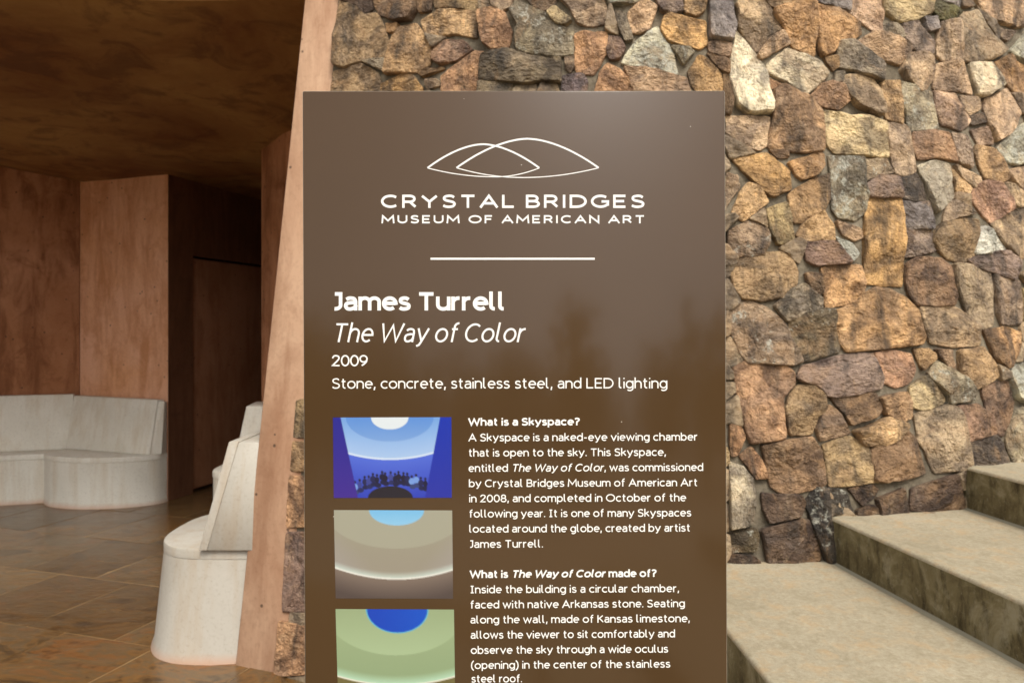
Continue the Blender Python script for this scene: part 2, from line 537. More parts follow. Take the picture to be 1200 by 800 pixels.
TRACE = """
A1 t 70,60 160,-20 280,-20 330,60 430,235 330,300 260,400 225,400 190,350 85,220 95,110
A1 t2 345,310 440,245 500,350 280,470 250,430
A1 t 290,-30 540,-30 510,25 430,65 345,50
A1 o 375,90 560,40 680,50 690,200 690,430 640,430 520,370 490,300 440,200 385,150
A1 o 705,40 900,90 1040,190 1040,270 1000,310 900,330 830,420 760,440 715,410 715,200
A1 v 730,-20 955,-20 950,100 890,85 735,30
A1 p 965,-30 1215,-30 1215,260 1130,235 1040,160 965,115
A1 w 70,245 130,310 235,440 300,570 315,700 350,800 350,880 165,890 85,820 40,650 40,480 75,330
A1 w2 480,395 720,500 790,590 740,640 620,745 590,745 480,650 320,560 330,510
A1 o7 312,600 430,670 330,715
A1 g 880,340 990,340 1100,430 1215,510 1210,640 1150,620 960,550 880,530 870,420
A1 g 850,575 930,560 910,640 830,660
A1 o5 760,460 860,450 870,530 830,560
A2 p2 -110,330 -30,290 20,260 130,290 210,330 300,380 270,430 215,510 160,500 0,440 -90,370
A1 o4 660,760 740,670 820,650 900,690 955,790 870,870 760,830 690,800
A2 t -200,600 -90,590 20,640 60,720 80,910 0,890 -110,830 -180,760 -225,670
A2 o3 75,650 205,650 215,740 245,970 110,925 95,780
A2 g 90,200 200,190 250,300 200,310 100,270
A2 c 90,-20 455,-20 460,110 350,150 240,175 190,165 100,100
A2 m 460,60 500,20 660,80 690,110 620,180 520,150
A2 v 500,-20 670,-20 670,75 560,30
A2 b 680,-20 790,-20 780,60 700,70
A2 p2 810,-20 1150,-20 1200,130 1170,220 1100,215 960,170 850,70
A2 o 1165,-20 1230,-20 1230,60
A2 v 400,150 500,140 500,240 440,250
A2 v2 250,200 360,160 400,240 490,330 480,420 430,440 340,390 260,300
A2 p3 520,200 640,180 670,220 690,400 690,480 560,480 515,440 505,300
A2 g2 690,120 850,90 880,180 950,300 1040,400 940,460 800,490 710,480 680,300
A2 c2 270,440 400,420 470,470 480,600 430,700 370,710 270,620 230,560
A2 t2 510,510 700,490 740,600 780,740 640,710 480,700 490,620
A2 w2 760,510 930,500 1000,620 1000,680 870,760 820,740 780,620
A2 o 950,500 1060,450 1200,530 1215,760 1090,700 1030,620
A2 w3 1080,400 1225,240 1225,520 1130,450
A2 p3 1000,230 1110,260 1050,330 1010,300
B2 g3 225,-70 330,-50 465,0 480,100 510,220 510,270 300,290 260,150 215,50
B2 p 485,-10 650,10 700,100 765,210 740,250 690,290 540,240 500,120
B2 c2 690,20 830,40 850,120 760,170 710,110
B2 d2 770,180 870,150 890,230 780,245
B2 t2 880,60 1050,-30 1160,150 1120,240 1040,330 970,365 920,250 880,140
B2 p3 1090,0 1225,30 1225,160 1170,150
B2 w3 970,430 1060,330 1200,230 1225,540 1130,555 1060,530 1000,460
B1 c 770,140 900,160 960,190 1070,190 1130,200 1240,230 1250,300 1260,495 1100,490 850,465 800,400 775,250
B2 p3 110,240 260,250 300,310 330,500 345,600 290,635 190,625 140,470 120,350
B2 o4 330,310 470,290 600,310 640,420 670,530 500,500 370,515 325,420
B2 g4 630,310 720,340 780,460 790,570 750,570 680,530 650,400
B2 p 775,290 880,270 940,400 830,400
B2 o5 820,405 960,440 1030,560 1060,660 1000,710 880,660 840,560 800,460
B2 w 355,570 500,530 610,565 620,700 640,800 590,850 500,925 465,870 440,740
B2 c2 650,560 840,650 850,720 790,730 690,660
B2 o6 625,590 690,670 760,740 740,780 650,760
C2 r 770,80 800,0 880,-40 970,-20 1050,100 1070,170 980,240 925,270 860,200
C2 t 1000,0 1060,-40 1225,60 1225,150 1120,150 1080,120
B2 t2 1065,600 1225,560 1225,790 1080,680
C2 t 930,290 1060,210 1130,190 1225,290 1225,500 1150,570 1050,480 980,370
B1 c2 0,185 330,190 335,260 310,400 260,440 180,420 110,380 0,300
B1 b2 370,0 440,-50 560,10 650,30 740,130 765,250 760,440 600,460 330,420 345,300 370,150
B1 O 60,520 310,470 400,540 480,600 500,750 410,780 390,800 330,790 180,650
B1 o 490,540 720,460 760,480 760,570 690,640 600,675 550,630
B1 b2 340,445 480,450 480,500 400,500
C1 o5 490,60 560,10 700,-70 800,-100 810,80 770,160 600,275 530,270 510,170
C1 y 310,180 470,120 500,200 530,400 440,445 390,430 350,350
C1 o6 45,200 110,50 170,-30 260,10 330,110 230,190 140,260
C1 p3 0,-110 90,-80 100,0 0,150
C1 g5 20,340 190,270 330,330 330,440 270,530 90,540 25,460
C1 o6 600,290 760,180 830,300 850,410 610,410 550,370
C1 p2 860,260 1050,330 1060,390 990,415 900,360
C1 g3 800,-240 1050,-220 1065,-60 1085,60 1080,190 1000,250 880,225 825,160 830,-30 810,-140
B2 g2 -70,530 110,510 170,620 60,630 -60,690
C2 v3 -60,-10 60,-90 200,-70 215,90 0,80 -40,50
C2 d2 215,-60 340,-110 390,-20 420,100 330,110 225,90
C2 O -40,110 0,95 210,95 225,300 240,760 130,755 -50,740 -55,400
C2 v 225,115 400,120 450,110 465,330 330,315 235,300
C2 v2 250,320 470,340 470,450 490,500 320,540 255,540
C2 p3 585,150 640,110 760,180 790,210 680,230 560,270
C2 b3 500,340 560,280 730,240 830,260 820,430 790,540 720,590 600,555 520,490 465,420
C2 W 840,330 890,310 960,380 1040,480 900,510 800,520
C2 v3 740,570 850,520 1040,500 1130,590 1100,720 930,660 800,620
D2 b4 270,0 275,-130 350,-180 520,-175 610,-120 640,0 660,100 640,180 480,185 360,175 300,110
D2 g2 640,-130 750,-120 920,-60 935,50 945,250 940,340 865,360 760,270 720,180 660,50
D2 g6 950,-50 1060,-20 1150,0 1170,150 1165,330 1010,325 980,250 955,60
D2 y 1175,60 1225,60 1225,330 1180,300
C2 t 1160,680 1225,640 1225,800
D1 b3 60,40 50,-60 90,-160 280,-210 440,-225 510,-170 545,-80 545,20 440,120 260,145 110,130
C1 v4 630,430 830,430 920,520 970,590 720,610 640,570 610,500
C1 W 860,390 960,440 1020,510 980,580 920,500
D1 o 745,-110 1050,-125 1065,0 1060,110 980,170 785,205 765,60
D1 g 520,60 600,20 680,100 730,150 720,220 600,250 480,310 380,190 430,140
D1 b2 620,-60 735,-60 750,90 700,100 640,20
D1 g5 30,250 110,170 200,160 330,220 460,330 500,440 590,610 530,650 430,640 320,630 180,625 130,580 90,500 40,380
D1 d3 490,330 600,260 720,225 840,220 870,400 880,540 640,615 590,600 540,540 505,440
D2 O2 -280,230 -170,195 -70,110 30,60 130,65 230,130 320,220 345,320 395,430 375,485 100,515 -180,545 -240,470 -265,350
D2 t 380,200 620,190 720,250 820,340 830,500 640,505 470,480 430,390
D2 r2 15,560 150,540 300,570 330,680 310,760 260,800 185,820 90,780 70,680
D2 o5 330,530 440,525 490,590 400,690 360,620
D2 p4 500,530 620,540 650,690 600,660 540,600
D2 o2 680,540 870,515 950,640 975,740 880,800 800,835 750,800 690,700
D2 o 880,380 1050,360 1160,400 1130,520 1060,660 1020,670 950,590 920,500
E2 c 305,90 430,0 500,80 570,190 540,220 400,265 320,240
E2 g3 445,-10 510,-110 620,-50 720,30 800,110 790,190 595,215 580,150
E1 v3 555,20 600,-70 850,-140 1000,-170 1140,-170 1180,-50 1210,20 1200,100 1000,145 850,165 770,150 690,70 600,50
E1 b2 820,180 1160,130 1200,240 1150,320 970,380 880,250
E2 b2 60,170 270,130 310,200 310,330 250,360 110,300
E1 o4 60,-60 130,-100 430,-80 530,-20 530,70 440,170 425,260 455,440 440,485 200,520 165,450 100,150
E1 b3 560,80 680,70 750,150 760,270 700,320 670,450 500,460 460,260 500,160
E1 p4 740,310 800,240 870,280 960,450 740,510 705,420
E1 o7 30,390 110,400 150,480 90,620 40,620
E1 o7 110,630 200,560 260,640 330,790 230,800
F1 w2 30,-50 130,-20 200,70 220,260 200,400 150,430 30,450
E1 b5 280,550 470,510 670,485 740,600 760,760 770,840 700,870 470,935 350,850 320,700
E1 y2 760,540 960,480 1100,560 1160,700 1190,820 950,850 810,860 790,700
E2 o6 0,390 130,320 290,380 280,420 180,510 90,550 -60,540 -140,430
E2 b5 0,570 180,515 280,440 340,500 380,650 410,760 250,800 100,820 20,810
E2 g2 340,310 600,230 660,270 710,450 750,680 690,730 490,750 430,600 370,500
E2 r3 670,240 830,230 930,330 960,450 720,510 700,400
E2 d2 720,530 960,470 1010,520 1080,720 760,720
E2 b4 860,100 1050,30 1100,200 1080,330 1020,470 970,440 900,280
E2 w3 1060,-40 1110,-90 1225,-110 1225,220 1130,170 1080,80
E2 g3 1060,420 1110,270 1225,240 1225,690 1110,690 1050,520
F1 d4 280,180 400,200 560,200 600,250 560,360 340,410 290,300
F1 d4 280,470 560,390 640,400 700,560 730,650 720,760 340,760
F1 D 620,260 700,140 830,150 930,180 980,330 800,350 830,600 850,720 780,720 700,500
F1 d4 960,150 1120,110 1180,150 1150,210 1060,280
F1 d4 1020,310 1130,270 1190,320 1170,360 1020,360
P d4 1027,584 1057,572 1063,596 1063,606 1030,606
P d4 1067,572 1117,556 1128,587 1127,598 1067,598
F1 d5 35,470 230,460 250,530 220,630 40,640
F1 d4 30,660 200,670 260,715 260,790 30,790
G1 b3 100,20 230,60 300,130 400,120 440,200 500,330 490,470 300,510 150,560 60,540 70,300
G1 d4 110,-30 360,-30 370,80 310,120 240,50 110,5
G1 b5 380,-30 740,-30 730,100 680,170 560,180 440,130 400,70
G1 b2 755,-20 860,-20 850,90 760,110
G1 b3 880,-20 1000,-20 1000,70 890,70
G1 o2 780,180 930,100 1090,90 1230,110 1230,320 1070,290 950,300 810,280
G1 y2 1010,-20 1240,-20 1245,90 1130,80 1010,75
G1 o 480,200 590,210 560,280 500,270
G1 o5 600,250 730,210 800,300 850,400 840,540 720,600 480,620 530,400
G1 r3 870,420 960,350 1100,340 1190,420 1050,510 930,530 870,500
G1 b3 50,600 280,545 400,600 440,690 430,800 40,800
G1 O 450,700 620,620 700,630 780,740 770,800 440,800
G1 o5 740,600 940,560 960,580 800,640
G1 c2 810,670 900,660 930,710 830,740
G1 o7 945,650 1070,540 1200,440 1290,440 1250,600 1230,800 960,800
G1 g 310,530 490,490 480,600
G2 c2 210,-20 410,-20 380,60 310,105 240,60
G2 o7 120,120 230,90 330,130 390,270 360,390 230,405 150,360
G2 g7 380,100 450,20 570,80 680,130 760,220 890,260 890,460 700,470 520,450 440,420 430,280 450,230
G2 d2 500,-20 750,-20 740,60 640,90 560,40
G2 c 680,120 750,70 880,175 820,215 750,200
G2 p3 770,-20 1150,-20 1170,100 1150,200 1020,220 930,190 880,80
G3 w3 0,-20 390,-20 250,35 80,50
G2 o7 910,310 1000,290 1170,280 1170,430 1110,550 1060,615 920,600
G2 d3 150,470 340,420 600,470 780,480 790,690 650,690 500,700 330,680 130,670
G2 p3 830,480 890,470 900,560 870,600 830,570
G2 V 810,640 960,610 1010,680 1000,800 800,800
G3 o7 -10,610 50,540 150,590 250,740 240,800 -60,800
G3 v4 60,300 150,330 190,400 150,490 70,500 50,420
G3 g 110,100 200,120 260,330 190,350 150,250
G3 p2 220,120 310,50 380,30 450,80 390,270 260,280 230,200
G3 v3 440,-20 660,-20 660,100 600,130 500,100
G3 o2 680,-20 860,-20 850,90 780,140 690,110
G3 v 885,-20 1070,-20 1080,170 1100,240 1070,340 890,315
G3 O 510,170 560,130 720,160 850,190 860,370 800,410 680,370 550,340 500,260
G3 w3 200,470 280,370 380,290 460,240 520,350 590,450 620,620 480,600 380,570 180,530
G3 g3 580,400 720,400 760,440 670,540
G3 p 880,370 930,350 1060,370 1050,480 960,450 890,430
G3 O 720,600 800,480 850,480 970,610 1000,740 990,800 820,800 740,700
G3 b2 870,450 1050,510 1050,620 960,570
G3 p4 190,570 370,590 690,650 720,740 720,800 290,800
G3 o5 1000,620 1050,640 1080,800 1060,960 1000,950
P y2 346,470 380,465 385,510 344,512
P o5 344,518 385,516 390,550 342,552
P o7 341,557 400,562 400,615 338,617
P v4 338,624 395,622 400,700 380,716 333,714
P o7 331,727 360,733 410,725 415,785 325,790
"""
FLAKES = None


def area2(p):
    return sum(p[i][0] * p[(i + 1) % len(p)][1] - p[(i + 1) % len(p)][0] * p[i][1] for i in range(len(p))) / 2


def centroid(p):
    a = area2(p); x = y = 0
    for i in range(len(p)):
        j = (i + 1) % len(p)
        c = p[i][0] * p[j][1] - p[j][0] * p[i][1]
        x += (p[i][0] + p[j][0]) * c; y += (p[i][1] + p[j][1]) * c
    return x / (6 * a), y / (6 * a)


def inside(p, q):
    c = False; n = len(p)
    for i in range(n):
        a, b = p[i], p[(i + 1) % n]
        if (a[1] > q[1]) != (b[1] > q[1]) and q[0] < (b[0] - a[0]) * (q[1] - a[1]) / (b[1] - a[1]) + a[0]:
            c = not c
    return c


def closest(p, q):
    best = (1e9, None); n = len(p)
    for i in range(n):
        ax, ay = p[i]; bx, by = p[(i + 1) % n]
        dx, dy = bx - ax, by - ay
        t = max(0, min(1, ((q[0] - ax) * dx + (q[1] - ay) * dy) / (dx * dx + dy * dy + 1e-12)))
        cx, cy = ax + dx * t, ay + dy * t
        d = math.hypot(q[0] - cx, q[1] - cy)
        if d < best[0]: best = (d, (cx, cy))
    return best


def stone_geo(poly, rr, relief=1.0):
    """poly in metres (u right, v up) about its own centroid -> verts (u, w, v), faces"""
    if area2(poly) < 0: poly = poly[::-1]
    ar = abs(area2(poly)); size = math.sqrt(ar)
    q = []
    n = len(poly)
    poly = [tuple(Vector(p) * (1 + .0060 / max(.03, Vector(p).length) + .02)) for p in poly]
    for i in range(n):                                     # clip the corners a little
        a, b, c = Vector(poly[i - 1]), Vector(poly[i]), Vector(poly[(i + 1) % n])
        k = .16
        l1 = min(.4, .004 / max(1e-6, (a - b).length) + .03); l2 = min(.4, .004 / max(1e-6, (c - b).length) + .03)
        q += [b + (a - b) * l1, b + (c - b) * l2]
    out = []
    step = max(.011, size / 9)
    for i in range(len(q)):
        a, b = q[i], q[(i + 1) % len(q)]
        L = (b - a).length
        k = max(1, round(L / step))
        for s in range(k):
            out.append(a + (b - a) * (s / k))
    sd = rr.uniform(0, 100)
    o2 = []
    for p in out:
        nn = noise.noise(Vector((p.x * 28, p.y * 28, sd))) * .0045 + noise.noise(Vector((p.x * 70, p.y * 70, sd + 9))) * .0022
        d = p.normalized() if p.length > 1e-6 else Vector((0, 0))
        o2.append(p + d * nn)
    out = o2; m = len(out)
    h = rr.uniform(.012, .029) * min(1.25, .6 + size * 3.2) * relief
    planes = []
    for _ in range(rr.choice((2, 3, 3, 4))):
        an = rr.uniform(0, 6.28); sl_ = rr.uniform(.08, .42)
        planes.append((math.cos(an) * sl_, math.sin(an) * sl_, rr.uniform(.0, .012)))
    tilt = (rr.uniform(-.07, .07), rr.uniform(-.07, .07))

    def W(p, k):
        w_ = h + tilt[0] * p.x + tilt[1] * p.y
        w_ += min([a * p.x + b * p.y + c for a, b, c in planes] + [.010])
        w_ += .0060 * noise.noise(Vector((p.x * 20, p.y * 20, sd + 3))) + .0065 * (.35 - abs(noise.noise(Vector((p.x * 34, p.y * 50, sd + 5))))) + .003 * noise.noise(Vector((p.x * 80, p.y * 80, sd + 7)))
        return max(.010, w_) * k
    nin = max(2, min(8, int(size / .019)))
    fac = [1.0, .965, .89] + [.89 * (1 - (i + 1) / (nin + 1)) for i in range(nin)]
    ks = [.66, .95, 1.0] + [1.0] * nin
    vs = [(p.x, -.022, p.y) for p in out]
    for f, k in zip(fac, ks):
        for p in out:
            pp = p * f
            if .1 < f < .9:
                j = .0035
                pp = pp + Vector((noise.noise(Vector((pp.x * 60, pp.y * 60, sd))), noise.noise(Vector((pp.x * 60, pp.y * 60, sd + 20))))) * j
            vs.append((pp.x, W(pp, k), pp.y))
    vs.append((0, W(Vector((0, 0)), 1), 0))
    nr = len(fac) + 1
    fs = []
    for r_ in range(nr - 1):
        for i in range(m):
            j = (i + 1) % m
            a, b, c, d = r_ * m + i, r_ * m + j, (r_ + 1) * m + j, (r_ + 1) * m + i
            if (i + r_) % 2: fs += [(a, b, c), (a, c, d)]
            else: fs += [(a, b, d), (b, c, d)]
    L = (nr - 1) * m
    for i in range(m): fs.append((L + i, L + (i + 1) % m, len(vs) - 1))
    return vs, fs


def frame_at(s, z):
    phi = s / RS
    p = surf(phi, z)
    nrm = (surf(phi, z, 1) - p).normalized()
    tx = Vector((math.cos(phi), math.sin(phi), 0))
    up = nrm.cross(tx) * -1
    if up.z < 0: up = -up
    m = Matrix((tx, nrm, up)).transposed().to_4x4()
    m.translation = p
    return m


def shade(code, rr, z):
    c = PAL[code]
    c = [a + (sum(c) / 3 - a) * .26 for a in c]
    c = lin([a + (b - a) * (.28 if code[0] in 'oOy' else .45 if code[0] in 'rp' else .15) for a, b in zip(c, (168, 146, 112))])
    k = rr.uniform(.82, 1.16) * 1.28
    return (c[0] * k * 1.02, c[1] * k * 1.03, c[2] * k * 1.0, LICH.get(code, .08) * rr.uniform(.8, 1.1))


STONES = []   # (poly in (s,z), colour code)
for ln in TRACE.strip().splitlines():
    t = ln.split()
    x0, y0, k = TILES[t[0]]
    poly = []
    for a in t[2:]:
        x, y = a.split(',')
        ph, z = hit(x0 + float(x) * k, y0 + float(y) * k)
        poly.append((ph * RS, z))
    STONES.append((poly, t[1]))
print('traced', len(STONES))

bb = []
for p, c in STONES:
    xs = [a for a, b in p]; ys = [b for a, b in p]
    bb.append((min(xs), max(xs), min(ys), max(ys)))


def near_traced(q, rad):
    return [i for i, b in enumerate(bb) if b[0] - rad < q[0] < b[1] + rad and b[2] - rad < q[1] < b[3] + rad]


def clip(poly, px, py, nx, ny):
    """keep the side where (x-p).n < 0"""
    out = []; n = len(poly)
    for i in range(n):
        a, b = poly[i], poly[(i + 1) % n]
        da = (a[0] - px) * nx + (a[1] - py) * ny; db = (b[0] - px) * nx + (b[1] - py) * ny
        if da < 0: out.append(a)
        if (da < 0) != (db < 0):
            t = da / (da - db)
            out.append((a[0] + (b[0] - a[0]) * t, a[1] + (b[1] - a[1]) * t))
    return out


rr = random.Random(5)
S0, S1 = PHI0 * RS + .01, PHI1 * RS
sites = []
grid = {}


def gadd(q): grid.setdefault((int(q[0] // .2), int(q[1] // .2)), []).append(q)


def gnear(q, r_=2):
    a, b = int(q[0] // .2), int(q[1] // .2)
    return [p for i in range(-r_, r_ + 1) for j in range(-r_, r_ + 1) for p in grid.get((a + i, b + j), [])]


for (dmin, dtr, tries) in ((.15, .062, 9000), (.075, .026, 9000)):
    for _ in range(tries):
        q = (rr.uniform(S0, S1), rr.uniform(0, ZTOP))
        ids = near_traced(q, .12)
        if dmin < .1 and not ids: continue
        if any(math.hypot((p[0] - q[0]) * .92, (p[1] - q[1]) * 1.15) < dmin for p in gnear(q, 1)): continue
        if any(inside(STONES[i][0], q) or closest(STONES[i][0], q)[0] < dtr for i in ids): continue
        sites.append(q); gadd(q)
fills = []
for q in sites:
    poly = [(q[0] - .3, q[1] - .3), (q[0] + .3, q[1] - .3), (q[0] + .3, q[1] + .3), (q[0] - .3, q[1] + .3)]
    poly = clip(poly, S0, 0, -1, 0)
    poly = clip(poly, 0, 0, 0, -1)
    for p in gnear(q):
        if p == q: continue
        dx, dy = p[0] - q[0], p[1] - q[1]
        d = math.hypot(dx, dy)
        if d > .62: continue
        dx /= d; dy /= d
        poly = clip(poly, q[0] + dx * (d / 2 - .007), q[1] + dy * (d / 2 - .007), dx, dy)
        if len(poly) < 3: break
    for i in near_traced(q, .32):
        if len(poly) < 3: break
        d, cp = closest(STONES[i][0], q)
        dx, dy = cp[0] - q[0], cp[1] - q[1]
        dx /= d; dy /= d
        poly = clip(poly, cp[0] - dx * .008, cp[1] - dy * .008, dx, dy)
    if len(poly) >= 3 and abs(area2(poly)) > .0007:
        fills.append(poly)
codes = 't t2 o o2 o3 o4 o5 o6 g g2 g3 g4 g5 g6 p2 p3 p4 b2 b3 b4 b5 v2 v3 v4 y y2 r3 c c2 O d3 d2'.split()


def place_px(s, z):
    p = surf(s / RS, z)
    return CX + F * p.x / p.y, HY - F * (p.z - EYE) / p.y


seen, rest = [], []
for poly in fills:
    c = centroid(poly)
    x, y = place_px(*c)
    code = rr.choice(codes)
    if c[1] < .75 and rr.random() < .5: code = rr.choice(['d4', 'd2', 'b5', 'd5', 'v4'])
    if -20 < x < 1215 and -15 < y < 800: seen.append((abs(area2(poly)), poly, code))
    else: rest.append((poly, code))
seen.sort(key=lambda a: -a[0])
room = 298 - len(STONES)
small = [(p, c) for a, p, c in seen[room:]]
seen = [(p, c) for a, p, c in seen[:room]]
print('fill seen', len(seen), 'small', len(small), 'rest', len(rest))
for idx, (poly, code) in enumerate(STONES + seen):
    rr2 = random.Random(idx * 13 + 1)
    c = centroid(poly)
    loc = [((a - c[0]) * (R0 - BAT * c[1]) / RS, (b - c[1]) * math.sqrt(1 + BAT * BAT)) for a, b in poly]
    vs, fs = stone_geo(loc, rr2, 1.7 if code == 'o6' and idx > 100 else .45 if min(a for a, b in poly) < S0 + .03 else 1.0)
    o = mesh_obj('stone', vs, fs, M['stone'], wall, smooth=17, mat4=frame_at(*c))
    o.color = shade(code, rr2, c[1])
# remaining small or out-of-frame stones of the wall in one mesh
for lst, nm in ((small + rest, 'stone'),):
    AV, AF = [], []
    for idx, (poly, code) in enumerate(lst):
        rr2 = random.Random(idx * 17 + 5)
        c = centroid(poly)
        loc = [((a - c[0]) * (R0 - BAT * c[1]) / RS, (b - c[1])) for a, b in poly]
        vs, fs = stone_geo(loc, rr2)
        fm = frame_at(*c); b0 = len(AV)
        AV += [fm @ Vector(v) for v in vs]; AF += [tuple(b0 + i for i in f) for f in fs]
    o = mesh_obj(nm, AV, AF, M['stone'], wall, smooth=28)
    o.color = shade('g2', rr, 1)
    tag(o, kind='stuff')

# ---- leaning concrete jamb at the end of the stone wall
jb_l0, jb_r0 = Vector((-1.235, 3.42, -.02)), Vector((-.985, 3.325, -.02))
jl1, jr1 = ray(357, 0, 3.66), ray(398, 0, 3.60)


def ext(a, b, z):
    t = (z - a.z) / (b.z - a.z)
    return a + (b - a) * t


zt = 4.1
fl = [ext(jb_l0, jl1, z) for z in (-.02, zt)]; fr = [ext(jb_r0, jr1, z) for z in (-.02, zt)]
bk = Vector((.10, .34, 0)); bk2 = Vector((.20, .30, 0))
o = loft('concrete_jamb', [[fl[0], fr[0], fr[0] + bk2, fl[0] + bk], [fl[1], fr[1], fr[1] + bk2, fl[1] + bk]], M['jamb'], None, .006, 2)
tag(o, 'tall leaning pink concrete jamb between the stone wall and the dark entrance', 'pillar')


# ---- ceiling and inner walls
def ceil_z(x, y):
    return 2.84 + .11 * max(0, 6 - y) + .17 * max(0, -3.95 - x) + 1.0 * max(0, 3.72 - y)


vs = []; fs = []
nx_, ny_ = 40, 69
X0, X1, Y0, Y1 = -6.6, -.95, 3.47, 9.2
for j in range(ny_ + 1):
    for i in range(nx_ + 1):
        y = Y0 + (Y1 - Y0) * j / ny_
        x = X0 + (X1 - X0) * i / nx_
        vs.append((x, y, ceil_z(x, y) + .012 * noise.noise(Vector((x * 1.6, y * 1.6, 0)))))
for j in range(ny_):
    for i in range(nx_):
        a = j * (nx_ + 1) + i
        fs.append((a, a + nx_ + 1, a + nx_ + 2, a + 1))
n0 = len(vs)
for x, y in ((X0, Y0), (X1, Y0), (X1, Y1), (X0, Y1)): vs.append((x, y, 4.05))
fs.append((n0, n0 + 1, n0 + 2, n0 + 3))
fs.append(tuple([i for i in range(nx_ + 1)] + [n0 + 1, n0]))
fs.append(tuple([j * (nx_ + 1) for j in range(ny_, -1, -1)] + [n0, n0 + 3]))
fs.append(tuple([j * (nx_ + 1) + nx_ for j in range(ny_ + 1)] + [n0 + 2, n0 + 1]))
tag(mesh_obj('ceiling', vs, fs, M['ceil'], smooth=30), kind='structure')

cK = Vector((-3.97, 7.05)); cL = Vector((-4.57, 6.85)); cP = Vector((-2.99, 6.68)); cQ = Vector((-2.62, 8.0))
TOPZ = 3.6


def wallseg(name, a, b, mat, thick=.25, z0=-.02, z1=TOPZ, parent=None, side=1, bev=.006):
    a, b = Vector(a), Vector(b)
    d = (b - a).normalized(); n = Vector((-d.y, d.x)) * thick * side
    return prism(name, [a, b, b + n, a + n], z0, z1, mat, parent, bev)


dLK = (cL - cK).normalized()
o = wallseg('concrete_wall', cK + dLK * 2.6, cK + Vector((.0, .0)), M['wall'])
tag(o, 'rust brown concrete wall at the far left above the long limestone bench', 'wall')
o = prism('concrete_wall', [cK + Vector((.001, .001)), cP, cP + Vector((-.13, .24)), cK + Vector((.05, .26))], -.02, TOPZ, M['pier'], None, .006)
tag(o, 'lighter pinkish concrete wall panel between the corner and the dark passage', 'wall')
# passage wall with flush door panel
t0 = .235
d1 = cP + (cQ - cP) * t0
pas = tag(empty('passage_wall', (cP.x, cP.y, 0)), 'concrete side wall of the passage, shade put into its dark brown colour, with a flush door panel', 'wall')
nn = Vector((cQ.y - cP.y, -(cQ.x - cP.x))).normalized()      # towards the room
back = -nn * .25
q9 = cP + (cQ - cP) * 1.754
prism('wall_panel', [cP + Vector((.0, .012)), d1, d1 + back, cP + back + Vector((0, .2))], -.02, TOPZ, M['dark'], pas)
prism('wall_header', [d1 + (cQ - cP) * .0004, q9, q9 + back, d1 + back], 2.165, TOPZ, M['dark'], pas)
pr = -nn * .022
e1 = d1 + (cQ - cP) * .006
prism('light_blocker', [d1 + back * .5, q9 + back * .5, q9 + back * .9, d1 + back * .9], -.02, 2.164, M['dark'], pas)  # added box that stops outside light leaking under the door panel
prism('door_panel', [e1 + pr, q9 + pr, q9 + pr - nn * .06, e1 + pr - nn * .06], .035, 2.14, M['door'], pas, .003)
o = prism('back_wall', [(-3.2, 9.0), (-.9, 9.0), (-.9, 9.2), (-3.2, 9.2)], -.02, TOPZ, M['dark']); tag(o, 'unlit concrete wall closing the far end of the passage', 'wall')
o = prism('side_wall', [(-1.0, 3.80), (-.92, 3.80), (-.92, 4.4), (-1.25, 5.5), (-1.6, 5.9), (-1.6, 9.0), (-1.9, 9.0), (-1.905, 5.84), (-1.64, 5.5), (-1.38, 5.28), (-1.10, 4.4)], -.02, TOPZ, M['wall'])
tag(o, 'brown concrete inner wall seen in the gap left of the leaning jamb', 'wall')
o = prism('side_wall', [(-6.3, 4.6), (-6.05, 4.6), (-6.05, 6.6), (-6.3, 6.6)], -.02, TOPZ, M['wall'])
tag(o, 'concrete wall closing the left side of the covered entrance', 'wall')


# ================================================================ BENCHES
def grow(plan, k):
    c = Vector((sum(p[0] for p in plan) / len(plan), sum(p[1] for p in plan) / len(plan)))
    out = []
    n = len(plan)
    for i in range(n):
        a, b = Vector(plan[i - 1]), Vector(plan[(i + 1) % n])
        t = (b - a).normalized(); nr = Vector((t.y, -t.x))
        p = Vector(plan[i])
        if nr.dot(p - c) < 0: nr = -nr
        out.append(p + nr * k)
    return out


def seat_block(plan, zs, mat, lip, parent, fl=0.0):
    base = loft('base', [[(p.x, p.y, z) for p in grow(plan, k)] for z, k in ((-.01, .014 + fl), (.012, .009 + fl), (.05, fl * .9), (zs - .049, .0), (zs - .0475, -.002))], mat, parent)
    base.data.polygons.foreach_set('use_smooth', [True] * len(base.data.polygons)); base.data.set_sharp_from_angle(angle=R(30))
    loft('seat', [[(p.x, p.y, z) for p in grow(plan, k)] for z, k in ((zs - .0465, lip - .002), (zs - .045, lip), (zs - .012, lip), (zs - .004, lip - .003), (zs, lip - .011))], mat, parent)
    s_ = parent.children[-1]
    s_.data.polygons.foreach_set('use_smooth', [True] * len(s_.data.polygons)); s_.data.set_sharp_from_angle(angle=R(30))


